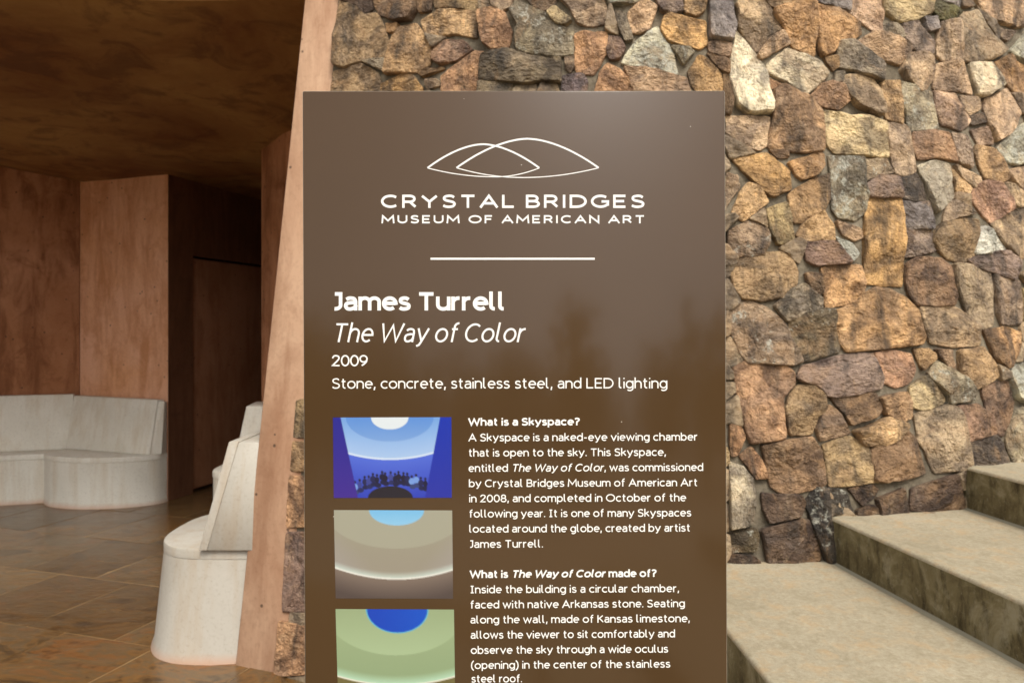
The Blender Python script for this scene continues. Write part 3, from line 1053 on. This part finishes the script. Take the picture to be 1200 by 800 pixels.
# near bench beside the jamb
b1 = tag(empty('stone_bench', (-1.45, 3.8, 0)), 'near cream limestone bench with rounded end and slanted back beside the leaning jamb', 'bench')
front = [p for p in smooth_open([(-1.34, 3.474), (-1.50, 3.492), (-1.60, 3.56), (-1.665, 3.68), (-1.685, 3.85), (-1.67, 4.05), (-1.59, 4.20), (-1.47, 4.29)], 5)]
plan = [Vector((-1.06, 3.478))] + front + [Vector((-1.16, 4.30))]
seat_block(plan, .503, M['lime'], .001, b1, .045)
zb, ztp = .5035, .985
loft('backrest', [[(-1.408, 3.452, zb), (-1.372, 3.452, zb), (-1.372, 4.26, zb), (-1.408, 4.26, zb)],
                  [(-1.290, 3.50, ztp), (-1.246, 3.50, ztp), (-1.246, 4.26, ztp), (-1.290, 4.26, ztp)]], M['lime'], b1, .0025, 2)
loft('end_panel', [[(-1.3718, 3.4532, zb), (-1.10, 3.4532, zb), (-1.10, 4.2, zb), (-1.3715, 4.2, zb)],
                   [(-1.2458, 3.5012, ztp - .004), (-1.06, 3.5012, ztp - .004), (-1.06, 4.2, ztp - .004), (-1.2455, 4.2, ztp - .004)]], M['lime'], b1, .002, 1)

# second bench further inside
b2 = tag(empty('stone_bench', (-2.0, 5.7, 0)), 'small slice of limestone bench further inside, showing just behind the near bench back', 'bench')
front = smooth_open([(-1.95, 5.40), (-2.06, 5.42), (-2.14, 5.50), (-2.17, 5.64), (-2.16, 5.80), (-2.06, 5.9)], 5)
plan = [Vector((-1.70, 5.40))] + front + [Vector((-1.93, 5.92))]
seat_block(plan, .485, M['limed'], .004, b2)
loft('backrest', [[(-1.98, 5.43, .4855), (-1.66, 5.43, .4855), (-1.9, 5.86, .4855), (-2.02, 5.86, .4855)],
                  [(-1.885, 5.45, .95), (-1.66, 5.45, .95), (-1.88, 5.82, .95), (-1.94, 5.82, .95)]], M['limed'], b2, .006, 2)

# far bench with rounded front
b3 = tag(empty('stone_bench', (-3.4, 6.7, 0)), 'far limestone bench with bowed front and slanted back below the pinkish wall panel', 'bench')
front = smooth_open([(-4.02, 6.60), (-3.86, 6.46), (-3.62, 6.385), (-3.40, 6.385), (-3.20, 6.44), (-3.05, 6.55), (-2.995, 6.665)], 5)
plan = front + [Vector((-3.93, 6.99))]
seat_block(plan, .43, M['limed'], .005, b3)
loft('backrest', [[(-3.99, 6.86, .4305), (-3.08, 6.52, .4305), (-3.02, 6.665, .4305), (-3.955, 7.03, .4305)],
                  [(-3.975, 6.965, .892), (-3.055, 6.61, .886), (-3.02, 6.668, .886), (-3.962, 7.035, .892)]], M['limed'], b3, .006, 2)
loft('end_panel', [[(-3.076, 6.535, .4305), (-3.0, 6.57, .4305), (-2.995, 6.66, .4305), (-3.018, 6.668, .4305)],
                   [(-3.050, 6.622, .87), (-3.0, 6.63, .87), (-2.995, 6.662, .87), (-3.016, 6.669, .87)]], M['limed'], b3)
# far left bench
b4 = tag(empty('stone_bench', (-4.6, 6.7, 0)), 'long straight limestone bench at the left edge below the rust brown wall', 'bench')
o_ = dLK * 2.55
nr = Vector((-dLK.y, dLK.x))
if nr.y > 0: nr = -nr
a0 = Vector((-4.03, 6.615)); a1 = a0 + o_ * .98
plan = [a0, a0 + Vector((.04, .36)), a1 + Vector((0, .42)), a1]
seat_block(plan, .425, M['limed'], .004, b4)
ta = cK + Vector((-.03, -.02)); tb = ta + o_ * .96
loft('backrest', [[ta + nr * .16, ta, tb, tb + nr * .16], [ta + nr * .06, ta, tb, tb + nr * .06]], M['limed'], b4) if False else None
loft('backrest', [[(p.x, p.y, .4255) for p in (ta + nr * .17, ta, tb, tb + nr * .17)],
                  [(p.x, p.y, .905) for p in (ta + nr * .06, ta, tb, tb + nr * .06)]], M['limed'], b4, .006, 2)

# ================================================================ STEPS
steps = tag(empty('stone_steps', (1.2, 2.2, 0)), 'tan concrete steps with dark stained risers climbing right along the stone wall', 'steps')
NOSE = [(-.62, 0, .155), (-.22, 0, .313), (.18, 0, .472), (.62 + .042 * 2.22, -.042, .63), (1.19 + .141 * 2.9, -.141, .795), (1.77 + .114 * 3.06, -.114, .96), (2.72, -.1, 1.125)]


def wall_y(x):
    lo, hi = 2.0, 4.6
    best = 2.85
    for k in range(200):
        y = 2.2 + k * .012
        if math.hypot(x - CC.x, y - CC.y) < R0 - .12: return y
    return 4.6


for i, (c0, k, zt_) in enumerate(NOSE):
    nearY = -1.4
    last = i == len(NOSE) - 1
    c1, k1 = (c0 + 1.6, k) if last else (NOSE[i + 1][0], NOSE[i + 1][1])
    ext_ = .0 if last else .06
    xa = c0 + k * 3.0
    ywa = wall_y(xa) + .03
    ywb = wall_y(c1 + k1 * 3.0 + ext_) + .03
    nsub = 10
    plan = [(c0 + k * nearY, nearY)]
    plan.append((c0 + k * ywa, ywa))
    xb = c1 + k1 * ywb + ext_
    for s in range(1, nsub):
        x = c0 + k * ywa + (xb - (c0 + k * ywa)) * s / nsub
        plan.append((x, wall_y(x) + .03))
    plan.append((xb, ywb))
    plan.append((c1 + k1 * nearY + ext_, nearY))
    z0 = max(-.01, zt_ - .30)
    n = len(plan)
    vs = [(x, y, z0) for x, y in plan] + [(x, y, zt_) for x, y in plan]
    fs = [tuple(range(n, 2 * n)), tuple(range(n - 1, -1, -1))]
    for a in range(n): fs.append((a, (a + 1) % n, n + (a + 1) % n, n + a))
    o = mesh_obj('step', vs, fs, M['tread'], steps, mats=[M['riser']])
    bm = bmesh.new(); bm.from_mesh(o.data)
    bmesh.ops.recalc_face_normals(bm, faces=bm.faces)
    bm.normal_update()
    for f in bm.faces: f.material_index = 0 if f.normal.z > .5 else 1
    es = [e for e in bm.edges if len(e.link_faces) == 2 and e.calc_face_angle(0) > R(60) and min(v.co.z for v in e.verts) > max(v.co.z for v in bm.verts) - .01]
    res = bmesh.ops.bevel(bm, geom=es, offset=.011, segments=3, affect='EDGES', profile=.5, material=0)
    # cut the long faces so that the worn edge can waver
    for v in bm.verts:
        pass
    bm.to_mesh(o.data); bm.free()
    o.data.polygons.foreach_set('use_smooth', [True] * len(o.data.polygons)); o.data.set_sharp_from_angle(angle=R(40))

# pale cement fillet along the foot of each riser
for i in (4, 5):
    c0, k, zt_ = NOSE[i]; zl = NOSE[i - 1][2]
    vs = []; fs = []
    n = 60
    for s in range(n + 1):
        y = -1.0 + (wall_y(c0 + k * 3) - .01 + 1.0) * s / n
        wd = .015 + .010 * noise.noise(Vector((y * 5, i, 0))) + .006 * noise.noise(Vector((y * 22, i, 0)))
        x = c0 + k * y
        vs += [(x + .004, y, zl + .008), (x - wd * .4, y, zl + .003), (x - wd, y, zl + .0005)]
    for s in range(n):
        for q in (0, 1):
            a = s * 3 + q
            fs.append((a, a + 1, a + 4, a + 3))
    mesh_obj('mortar_joint', vs, fs, M['stripmortar'], steps, smooth=60)

# ================================================================ SIGN
DS = 1.10


def sp(px, py, off=0.0):
    d = DS - off
    return Vector(((px - CX) / F * DS, d, EYE - (py - HY) / F * DS))


sign = tag(empty('museum_sign', (0, DS + .02, 0)), 'tall brown enamelled museum information sign with white lettering and three pictures', 'sign')
tl, tr = sp(354.6, 107), sp(849.3, 106.6)
bl = Vector((sp(357.6, 800).x, DS, 0)); br = Vector((sp(854.2, 800).x, DS, 0))
dz = tl.z
slope = (sp(357.4, 800).x - tl.x) / (tl.z - sp(0, 800).z)
bl.x = tl.x + slope * tl.z; br.x = tr.x + slope * tr.z
TH = .038
bx = Vector((0, TH, 0))
e = .004
fr_ = [bl, br, tr, tl]
pan = mesh_obj('panel', [bl, br, tr, tl] + [p + bx for p in (bl, br, tr, tl)], [(0, 1, 2, 3), (7, 6, 5, 4), (0, 4, 5, 1), (1, 5, 6, 2), (2, 6, 7, 3), (3, 7, 4, 0)], M['sign'], sign)
bevel(pan, .0016, 2)
# thin pale trim set back round the edge
y0, y1 = DS + .004, DS + .012
t_ = .0011


def strip(name, a, b, n2):
    vs_ = []
    for p in (a, b):
        for yy in (y0, y1):
            vs_.append((p.x, yy, p.z)); vs_.append((p.x + n2[0], yy, p.z + n2[1]))
    mesh_obj(name, vs_, [(0, 1, 5, 4), (2, 6, 7, 3), (1, 3, 7, 5), (0, 4, 6, 2), (0, 2, 3, 1), (4, 5, 7, 6)], M['edge'], sign)


strip('edge_trim', bl, tl, (-t_, 0)); strip('edge_trim', br, tr, (t_, 0)); strip('edge_trim', tl, tr, (0, t_))

# ---- stroke lettering.  glyph: (advance, [strokes]); a stroke is a list of points / arcs / smooth runs
GL = {}


def arc(cx, cy, rx, ry, a0, a1, n=None):
    n = n or max(5, int(abs(a1 - a0) / 12))
    return [(cx + rx * math.cos(R(a0 + (a1 - a0) * i / n)), cy + ry * math.sin(R(a0 + (a1 - a0) * i / n))) for i in range(n + 1)]


def sm(*p): return [tuple(v) for v in smooth_open([Vector((a, b)) for a, b in p], 5)]


g = GL
g['A'] = (60, [[(0, 0), (30, 70), (60, 0)], [(9, 22), (51, 22)]])
g['B'] = (44, [[(0, 0), (0, 70)], [(0, 70), (22, 70)] + arc(22, 53, 17, 17, 90, -90) + [(0, 36)], [(18, 36)] + arc(25, 18, 19, 18, 90, -90) + [(0, 0)]])
g['C'] = (56, [arc(32, 35, 32, 35, 48, 312)])
g['D'] = (56, [[(0, 0), (0, 70), (22, 70)] + arc(22, 35, 34, 35, 90, -90) + [(0, 0)]])
g['E'] = (42, [[(42, 70), (0, 70), (0, 0), (42, 0)], [(0, 36), (37, 36)]])
g['F'] = (40, [[(40, 70), (0, 70), (0, 0)], [(0, 36), (35, 36)]])
g['G'] = (60, [arc(32, 35, 32, 35, 48, 322) + [(60, 14), (60, 34), (36, 34)]])
g['I'] = (26, [[(13, 0), (13, 70)], [(0, 70), (26, 70)], [(0, 0), (26, 0)]])
g['|'] = (2, [[(1, 0), (1, 70)]])
g['J'] = (26, [[(4, 70), (24, 70), (24, 18)] + arc(6, 18, 18, 18, 0, -100)])
g['K'] = (44, [[(0, 0), (0, 70)], [(42, 70), (3, 33)], [(13, 42), (46, 0)]])
g['L'] = (40, [[(0, 70), (0, 0), (40, 0)]])
g['M'] = (70, [[(0, 0), (4, 70), (35, 20), (66, 70), (70, 0)]])
g['N'] = (52, [[(0, 0), (0, 70), (52, 0), (52, 70)]])
g['O'] = (70, [arc(35, 35, 35, 35, 0, 360)])
g['R'] = (46, [[(0, 0), (0, 70)], [(0, 70), (24, 70)] + arc(24, 51, 18, 19, 90, -90) + [(0, 32)], [(24, 32), (46, 0)]])
g['S'] = (44, [sm((41, 60), (34, 68), (22, 70.5), (7, 65), (3, 53), (9, 42), (24, 36), (38, 29), (43, 18), (37, 4), (22, -.5), (8, 2), (0, 9))])
g['T'] = (50, [[(0, 70), (50, 70)], [(25, 70), (25, 0)]])
g['U'] = (50, [[(0, 70), (0, 25)] + arc(25, 25, 25, 25, 180, 360) + [(50, 70)]])
g['W'] = (88, [[(0, 70), (20, 0), (44, 66), (68, 0), (88, 70)]])
g['Y'] = (56, [[(0, 70), (28, 32), (56, 70)], [(28, 32), (28, 0)]])
g['a'] = (36, [sm((3, 44), (10, 49), (20, 50.5), (31, 46), (35, 34)) + [(35, 0)], sm((35, 29), (18, 29), (4, 24), (1, 13), (6, 2), (18, -.5), (30, 5), (35, 13))])
g['b'] = (42, [[(0, 74), (0, 0)], arc(21, 25, 21, 25.5, 180, 540)])
g['c'] = (38, [arc(23, 25, 23, 25.5, 48, 312)])
g['d'] = (42, [[(42, 74), (42, 0)], arc(21, 25, 21, 25.5, 0, 360)])
g['e'] = (42, [[(3, 26), (40, 26)], arc(22, 25, 21, 25.5, 2, 312)])
g['f'] = (26, [[(10, 0), (10, 58)] + arc(24, 59, 14, 15, 180, 80), [(0, 50), (25, 50)]])
g['g'] = (42, [arc(21, 25, 21, 25.5, 0, 360), [(42, 50), (42, -2)] + arc(22, -2, 20, 19, 0, -135)])
g['h'] = (38, [[(0, 74), (0, 0)], [(0, 30)] + arc(19, 31, 19, 19.5, 180, 0) + [(38, 0)]])
g['i'] = (2, [[(1, 44), (1, 0)], 'dot 1 71'])
g['k'] = (36, [[(0, 74), (0, 0)], [(34, 50), (3, 24)], [(12, 31), (37, 0)]])
g['l'] = (16, [[(1, 74), (1, 13)] + arc(13, 13, 12, 13, 180, 275)])
g['m'] = (66, [[(0, 50), (0, 0)], [(0, 32)] + arc(16.5, 33, 16.5, 17.5, 180, 0) + [(33, 0)], [(33, 32)] + arc(49.5, 33, 16.5, 17.5, 180, 0) + [(66, 0)]])
g['n'] = (38, [[(0, 50), (0, 0)], [(0, 30)] + arc(19, 31, 19, 19.5, 180, 0) + [(38, 0)]])
g['o'] = (46, [arc(23, 25, 23, 25.5, 0, 360)])
g['p'] = (42, [[(0, 50), (0, -22)], arc(21, 25, 21, 25.5, 180, 540)])
g['r'] = (22, [[(0, 50), (0, 0)], [(0, 28)] + arc(20, 28, 20, 22.5, 180, 82)])
g['s'] = (32, [sm((30, 43), (24, 49), (15, 50.5), (4, 46), (3, 35), (10, 28), (22, 24), (31, 17), (29, 4), (16, -.5), (6, 1), (0, 6))])
g['t'] = (26, [[(10, 66), (10, 14)] + arc(22, 14, 12, 14.5, 180, 285), [(0, 50), (25, 50)]])
g['u'] = (38, [[(0, 50), (0, 19)] + arc(19, 19, 19, 19.5, 180, 360), [(38, 50), (38, 0)]])
g['v'] = (42, [[(0, 50), (21, 0), (42, 50)]])
g['w'] = (66, [[(0, 50), (16, 0), (33, 48), (50, 0), (66, 50)]])
g['y'] = (42, [[(0, 50), (21, 2)], [(42, 50), (21, -2), (15, -15), (4, -20)]])
g['0'] = (44, [arc(22, 35, 22, 35.5, 0, 360)])
g['2'] = (42, [sm((1, 56), (8, 67), (20, 70.5), (35, 65), (38, 50), (28, 33), (13, 16), (0, 0)) + [(42, 0)]])
g['8'] = (42, [arc(21, 53, 17, 17.5, -90, 270), arc(21, 18, 21, 18.5, 90, 450)])
g['9'] = (42, [arc(21, 48, 21, 22.5, 0, 360), sm((42, 48), (38, 28), (26, 12), (10, 0))])
g['.'] = (4, ['dot 2 2'])
g[','] = (6, [[(4, 5), (1, -12)]])
g['-'] = (24, [[(0, 27), (24, 27)]])
g['?'] = (34, [sm((0, 62), (8, 69), (18, 70.5), (31, 65), (33, 51), (24, 40), (16, 32), (15, 19)), 'dot 15 2'])
g['('] = (16, [sm((16, 78), (4, 58), (0, 30), (4, 2), (16, -18))])
g[')'] = (16, [sm((0, 78), (12, 58), (16, 30), (12, 2), (0, -18))])


def ribbon(pts, hw, vs, fs, zz, closed=False):
    P = [Vector(p) for p in pts]
    Q = [P[0]]
    for p in P[1:]:
        if (p - Q[-1]).length > 1e-5: Q.append(p)
    P = Q
    if len(P) > 3 and (P[0] - P[-1]).length < 1e-3: closed = True; P = P[:-1]
    n = len(P); b = len(vs)
    for i in range(n):
        if closed or 0 < i < n - 1:
            a, c = P[(i - 1) % n], P[(i + 1) % n]
            d1, d2 = (P[i] - a).normalized(), (c - P[i]).normalized()
            n1, n2 = Vector((-d1.y, d1.x)), Vector((-d2.y, d2.x))
            s = n1 + n2
            if s.length < .05: s = n1
            s.normalize()
            k = min(2.2, 1 / max(.3, s.dot(n1)))
            nr_ = s * hw * k
        else:
            d = (P[1] - P[0]).normalized() if i == 0 else (P[-1] - P[-2]).normalized()
            nr_ = Vector((-d.y, d.x)) * hw
        for sg in (1, -1):
            q = P[i] + nr_ * sg
            vs.append((q.x, q.y, zz))
    for i in range(n if closed else n - 1):
        j = (i + 1) % n
        fs.append((b + 2 * i + 1, b + 2 * j + 1, b + 2 * j, b + 2 * i))


def text_run(runs, x0, x1, yb, cap, stroke, gap=15, space=24, name='lettering', ang=0.0):
    """runs: list of (text, slant, stroke factor). fitted between pixel columns x0..x1 of the printed face."""
    def layout(scx):
        x = 0; items = []; lastw = 0
        for txt, sl_, kf in runs:
            for ch in txt:
                if ch == ' ': x += space; continue
                adv, st = GL[ch]
                items.append((x, ch, sl_, kf)); x += adv + gap
        return items, x - gap
    items, W_ = layout(1)
    u = cap / 70.0                      # px per unit, vertical
    hw = stroke / 2
    ux = (x1 - x0 - stroke) / W_
    vs = []; fs = []; zi = 0
    for x, ch, sl_, kf in items:
        adv, st = GL[ch]
        h = hw * kf
        for s_ in st:
            zi += 1
            zz = .00025 + .00002 * (zi % 6)
            if isinstance(s_, str):
                _, cx, cy = s_.split(); cx = float(cx); cy = float(cy)
                r_ = h * 1.12
                py_ = h + cy * (cap - 2 * h) / 70 + sl_ * 0
                px_ = hw + (x + cx) * ux + sl_ * cy * u
                if cy < 10: py_ = r_
                b = len(vs)
                m = 10
                for k in range(m): vs.append((px_ + r_ * math.cos(6.2832 * k / m), py_ + r_ * math.sin(6.2832 * k / m), zz))
                fs.append(tuple(b + k for k in range(m)))
                continue
            pts = []
            for a, b_ in s_:
                # butt ends reach the cap line and baseline
                yy = h + b_ * (cap - 2 * h) / 70
                pts.append((hw + (x + a) * ux + sl_ * b_ * u, yy))
            # lengthen open ends slightly when vertical so that stems reach the lines
            def ex(p, q):
                d = Vector(p) - Vector(q)
                d.normalize()
                return (p[0] + d.x * h * .9, p[1] + d.y * h * .9) if abs(d.y) > .75 else p
            if (Vector(pts[0]) - Vector(pts[-1])).length > 1e-3:
                pts = [ex(pts[0], pts[1])] + pts[1:-1] + [ex(pts[-1], pts[-2])]
            ribbon(pts, h, vs, fs, zz)
    out = []
    for X, Y, Z in vs:
        px_, py_ = X, -Y
        rx = x0 + px_ * math.cos(ang) + py_ * math.sin(ang) * -1
        ry = yb + py_ * math.cos(ang) + px_ * math.sin(ang)
        out.append(sp(rx, ry, Z))
    return mesh_obj(name, out, fs, M['white'], sign)


def caps(s): return s.replace('I', '|')


text_run([(caps('CRYSTAL BRIDGES'), 0, 1)], 446.5, 755.5, 243.8, 15.6, 2.9, gap=25, space=26, name='heading_lettering')
text_run([(caps('MUSEUM OF AMERICAN ART'), 0, 1)], 447, 755.5, 261.8, 9.6, 1.9, gap=28, space=36, name='heading_lettering')
text_run([('James Turrell', 0, 1)], 389, 593, 363.9, 21.6, 4.2, gap=15, space=20, name='title_lettering')
text_run([('The Way of Color', .19, 1)], 389, 614, 400.9, 22.2, 2.35, gap=16, space=22, name='title_lettering')
text_run([('2009', 0, 1)], 389, 431, 429.0, 13.2, 1.75, gap=12, name='caption_lettering')
text_run([('Stone, concrete, stainless steel, and LED lighting', 0, 1)], 389, 782, 455.2, 12.2, 1.5, gap=14, space=26, name='caption_lettering', ang=-.001)
LB = 1.3; BB = 1.85
body = [
    ([('What is a Skyspace?', 0, 1)], 548.7, 679.5, 498.6, BB),
    ([('A Skyspace is a naked-eye viewing chamber', 0, 1)], 549, 817.5, 516.9, LB),
    ([('that is open to the sky. This Skyspace,', 0, 1)], 549, 780.5, 534.7, LB),
    ([('entitled ', 0, 1), ('The Way of Color', .19, 1), (', was commissioned', 0, 1)], 549, 824, 552.6, LB),
    ([('by Crystal Bridges Museum of American Art', 0, 1)], 549.5, 817.5, 570.5, LB),
    ([('in 2008, and completed in October of the', 0, 1)], 549.7, 804, 588.2, LB),
    ([('following year. It is one of many Skyspaces', 0, 1)], 549.7, 810, 606, LB),
    ([('located around the globe, created by artist', 0, 1)], 549.8, 809, 623.7, LB),
    ([('James Turrell.', 0, 1)], 550, 636.5, 641.5, LB),
    ([('What is ', 0, 1), ('The Way of Color', .19, 1), (' made of?', 0, 1)], 550.5, 769.5, 676.8, BB),
    ([('Inside the building is a circular chamber,', 0, 1)], 551, 796, 694.7, LB),
    ([('faced with native Arkansas stone. Seating', 0, 1)], 551, 802.5, 712.4, LB),
    ([('along the wall, made of Kansas limestone,', 0, 1)], 551.2, 808.5, 730.0, LB),
    ([('allows the viewer to sit comfortably and', 0, 1)], 551.5, 791, 747.8, LB),
    ([('observe the sky through a wide oculus', 0, 1)], 551.7, 783, 765.6, LB),
    ([('(opening) in the center of the stainless', 0, 1)], 552, 785.5, 783.2, LB),
    ([('steel roof.', 0, 1)], 552.4, 612, 799.2, LB),
]
for runs, xa, xb, yb, st in body:
    text_run(runs, xa, xb, yb, 9.0, st, gap=(17 if st > 1.8 else 16), space=25, name='body_lettering', ang=-.0035 - .004 * (yb - 490) / 310)

# rule and emblem
vs = [sp(504.5, 304.4, .0003), sp(697, 304.4, .0003), sp(697, 302.0, .0003), sp(504.5, 302.0, .0003)]
mesh_obj('rule_line', vs, [(0, 1, 2, 3)], M['white'], sign)


def lens_shape(lt, top, rt, bot, wt, wb):
    vs = []; fs = []
    up = [Vector(lt)] ; n = 40
    def quad(a, peak, b, pw):
        out = []
        for i in range(n + 1):
            t = i / n; x = a[0] + (b[0] - a[0]) * t
            u_ = abs(t - (peak[0] - a[0]) / (b[0] - a[0]))
            m_ = (peak[0] - a[0]) / (b[0] - a[0])
            q = u_ / (m_ if t < m_ else 1 - m_)
            out.append((x, a[1] + (peak[1] - a[1]) * (1 - q ** pw)))
        return out
    for k, (pts, ww) in enumerate(((quad(lt, top, rt, 1.75), wt), (quad(lt, bot, rt, 2.0), wb))):
        b = len(vs)
        ribbon(pts, ww / 2, vs, fs, .0003 + .00003 * k)
    return vs, fs


AV = []; AF = []
for k, spec in enumerate((((535, 196.8), (618, 162.8), (701.5, 196.8), (612, 208.2), 2.1, 1.1), ((501, 197), (566, 169.2), (632, 196.8), (580, 207.4), 2.1, 1.1))):
    v_, f_ = lens_shape(*spec)
    b = len(AV)
    AV += [sp(x, y, z + .00008 * k) for x, y, z in v_]; AF += [tuple(reversed([b + i for i in f])) for f in f_]
mesh_obj('emblem', AV, AF, M['white'], sign)


# ---- three printed pictures (plain coloured stand-ins), painted on a fine mesh as flat print
def avg(fn, u_, v_, nx, ny):
    c = [0, 0, 0]
    for a in (-.33, 0, .33):
        for b in (-.33, 0, .33):
            q = lin(fn(min(1, max(0, u_ + a / nx)), min(1, max(0, v_ + b / ny))))
            for k in range(3): c[k] += q[k] / 9
    return tuple(x * .70 for x in c) + (1,)


def picture(name, quad4, nx, ny, fn, off=.0003):
    a, b, c, d = quad4        # tl tr br bl in printed-face pixels
    vs = []; cols = []
    for j in range(ny + 1):
        for i in range(nx + 1):
            u_, v_ = i / nx, j / ny
            x = (a[0] * (1 - u_) + b[0] * u_) * (1 - v_) + (d[0] * (1 - u_) + c[0] * u_) * v_
            y = (a[1] * (1 - u_) + b[1] * u_) * (1 - v_) + (d[1] * (1 - u_) + c[1] * u_) * v_
            vs.append(sp(x, y, off)); cols.append(avg(fn, u_, v_, nx, ny))
    fs = []
    for j in range(ny):
        for i in range(nx):
            p = j * (nx + 1) + i
            fs.append((p, p + nx + 1, p + nx + 2, p + 1))
    o = mesh_obj(name, vs, fs, M['printed'], sign)
    at = o.data.color_attributes.new('print', 'FLOAT_COLOR', 'POINT')
    for i, c_ in enumerate(cols): at.data[i].color = c_
    return o


def mixc(a, b, t):
    t = max(0, min(1, t)); return tuple(p + (q - p) * t for p, q in zip(a, b))


prn = random.Random(3)
folk = []
for k in range(17):
    u_ = .185 + k * .0365 + prn.uniform(-.008, .008)
    v_ = .715 + .10 * ((u_ - .5) / .3) ** 2 + prn.uniform(-.02, .02)
    folk.append((u_, v_, prn.choice([(20, 22, 60), (30, 34, 84), (120, 160, 230), (24, 20, 50), (60, 70, 150)]), prn.uniform(.9, 1.2)))


def pic_blue(u_, v_):
    c = None
    dx = (u_ - .48)
    lw = .065 + .14 * v_; rw = .905 - .13 * v_
    arcv = .53 - .075 * (dx / .36) ** 2
    if v_ < arcv:
        c = mixc((120, 170, 236), (176, 206, 246), v_ / arcv)
        if math.hypot(dx / .37, v_ / .30) < 1: c = mixc((96, 150, 226), (128, 170, 230), v_ / .3)
        if v_ > arcv - .025: c = (214, 232, 252)
    else:
        c = mixc((84, 112, 224), (46, 66, 190), (v_ - arcv) / .5)
    if math.hypot(dx / .158, v_ / .15) < 1: c = (230, 240, 246)
    if v_ > arcv:
        for fu, fv, fc, fk in folk:
            if math.hypot((u_ - fu) / (.021 * fk), (v_ - fv - .035) / .042) < 1: c = fc
            if math.hypot((u_ - fu) / .0105, (v_ - fv + .025) / .018) < 1: c = (28, 24, 52)
            if math.hypot((u_ - fu - .008) / .028, (v_ - fv - .10) / .030) < 1: c = mixc(fc, (26, 30, 74), .7)
    if math.hypot((u_ - .48) / .19, (v_ - 1.0) / .145) < 1: c = (34, 30, 44)
    if u_ < lw: c = mixc((34, 34, 150), (66, 40, 150), v_)
    if u_ > rw: c = mixc((14, 50, 180), (40, 50, 170), v_)
    return c


def pic_grey(u_, v_):
    dx = u_ - .52
    arcv = .785 - .115 * (dx / .5) ** 2
    if v_ < arcv:
        c = mixc((164, 160, 138), (160, 152, 136), v_ / arcv)
        if math.hypot(dx / .60, v_ / .435) < 1: c = (172, 170, 150)
        c = mixc(c, (176, 170, 176), max(0, (abs(dx) * 1.6 + v_) - .95) * .8)
        g_ = (arcv - v_)
        if g_ < .09: c = mixc((214, 232, 222), c, g_ / .09)
        if g_ < .018: c = (240, 240, 230)
    else:
        c = mixc((134, 118, 106), (88, 76, 72), (v_ - arcv) / .25)
    if math.hypot((u_ - .53) / .232, v_ / .172) < 1: c = mixc((126, 196, 240), (150, 208, 244), v_ / .17)
    return c


def pic_green(u_, v_):
    dx = u_ - .5
    arcv = .865 - .10 * (dx / .5) ** 2
    if v_ < arcv:
        c = mixc((166, 184, 140), (150, 172, 130), v_ / arcv)
        if math.hypot(dx / .60, v_ / .52) < 1: c = mixc((160, 178, 136), (176, 198, 154), v_ / .5)
        g_ = arcv - v_
        if g_ < .12: c = mixc((196, 236, 206), c, g_ / .12)
        if g_ < .016: c = (244, 240, 220)
    else:
        c = (118, 108, 66)
    r_ = math.hypot((u_ - .52) / .255, v_ / .262)
    if r_ < 1.04: c = (96, 190, 220)
    if r_ < 1: c = mixc((14, 66, 190), (16, 92, 212), u_ * 1.3 - .2)
    return c


picture('printed_picture', [(390.2, 489), (528.9, 488.6), (529.4, 582.8), (391.2, 583)], 150, 100, pic_blue)
picture('printed_picture', [(391.3, 597.2), (529.9, 597.6), (531, 701), (393.4, 700.6)], 120, 84, pic_grey)
picture('printed_picture', [(393.3, 713), (532, 713.6), (533.4, 817), (396.2, 816.5)], 120, 84, pic_green)

# ================================================================ woods behind the viewer (seen mirrored in the glossy sign)
rw_ = random.Random(9)
vs = []; fs = []
for k in range(64):
    a = rw_.uniform(-1.35, 1.35); dist = rw_.uniform(17, 34)
    cx_, cy_ = math.sin(a) * dist, -math.cos(a) * dist
    hh = rw_.uniform(4.5, 8.5); rad = rw_.uniform(1.6, 3.0)
    # trunk
    b = len(vs)
    for z, r_ in ((-.03, .22), (hh * .7, .10)):
        for q in range(6): vs.append((cx_ + r_ * math.cos(q * 1.047), cy_ + r_ * math.sin(q * 1.047), z))
    for q in range(6): fs.append((b + q, b + (q + 1) % 6, b + 6 + (q + 1) % 6, b + 6 + q))
    for q in range(150):
        u1_ = Vector((rw_.gauss(0, 1), rw_.gauss(0, 1), rw_.gauss(0, 1))).normalized() * rw_.uniform(.4, 1)
        c_ = Vector((cx_ + u1_.x * rad, cy_ + u1_.y * rad, hh * .6 + u1_.z * hh * .42))
        n1 = Vector((rw_.gauss(0, 1), rw_.gauss(0, 1), rw_.gauss(0, 1))).normalized()
        t1 = n1.orthogonal().normalized() * rw_.uniform(.2, .45); t2 = n1.cross(t1)
        b = len(vs)
        vs += [c_ - t1, c_ - t2 * .7, c_ + t1, c_ + t2 * .7]; fs.append((b, b + 1, b + 2, b + 3))
tag(mesh_obj('woods', vs, fs, M['leafy']), 'belt of green trees across the lawn opposite the wall', kind='stuff')
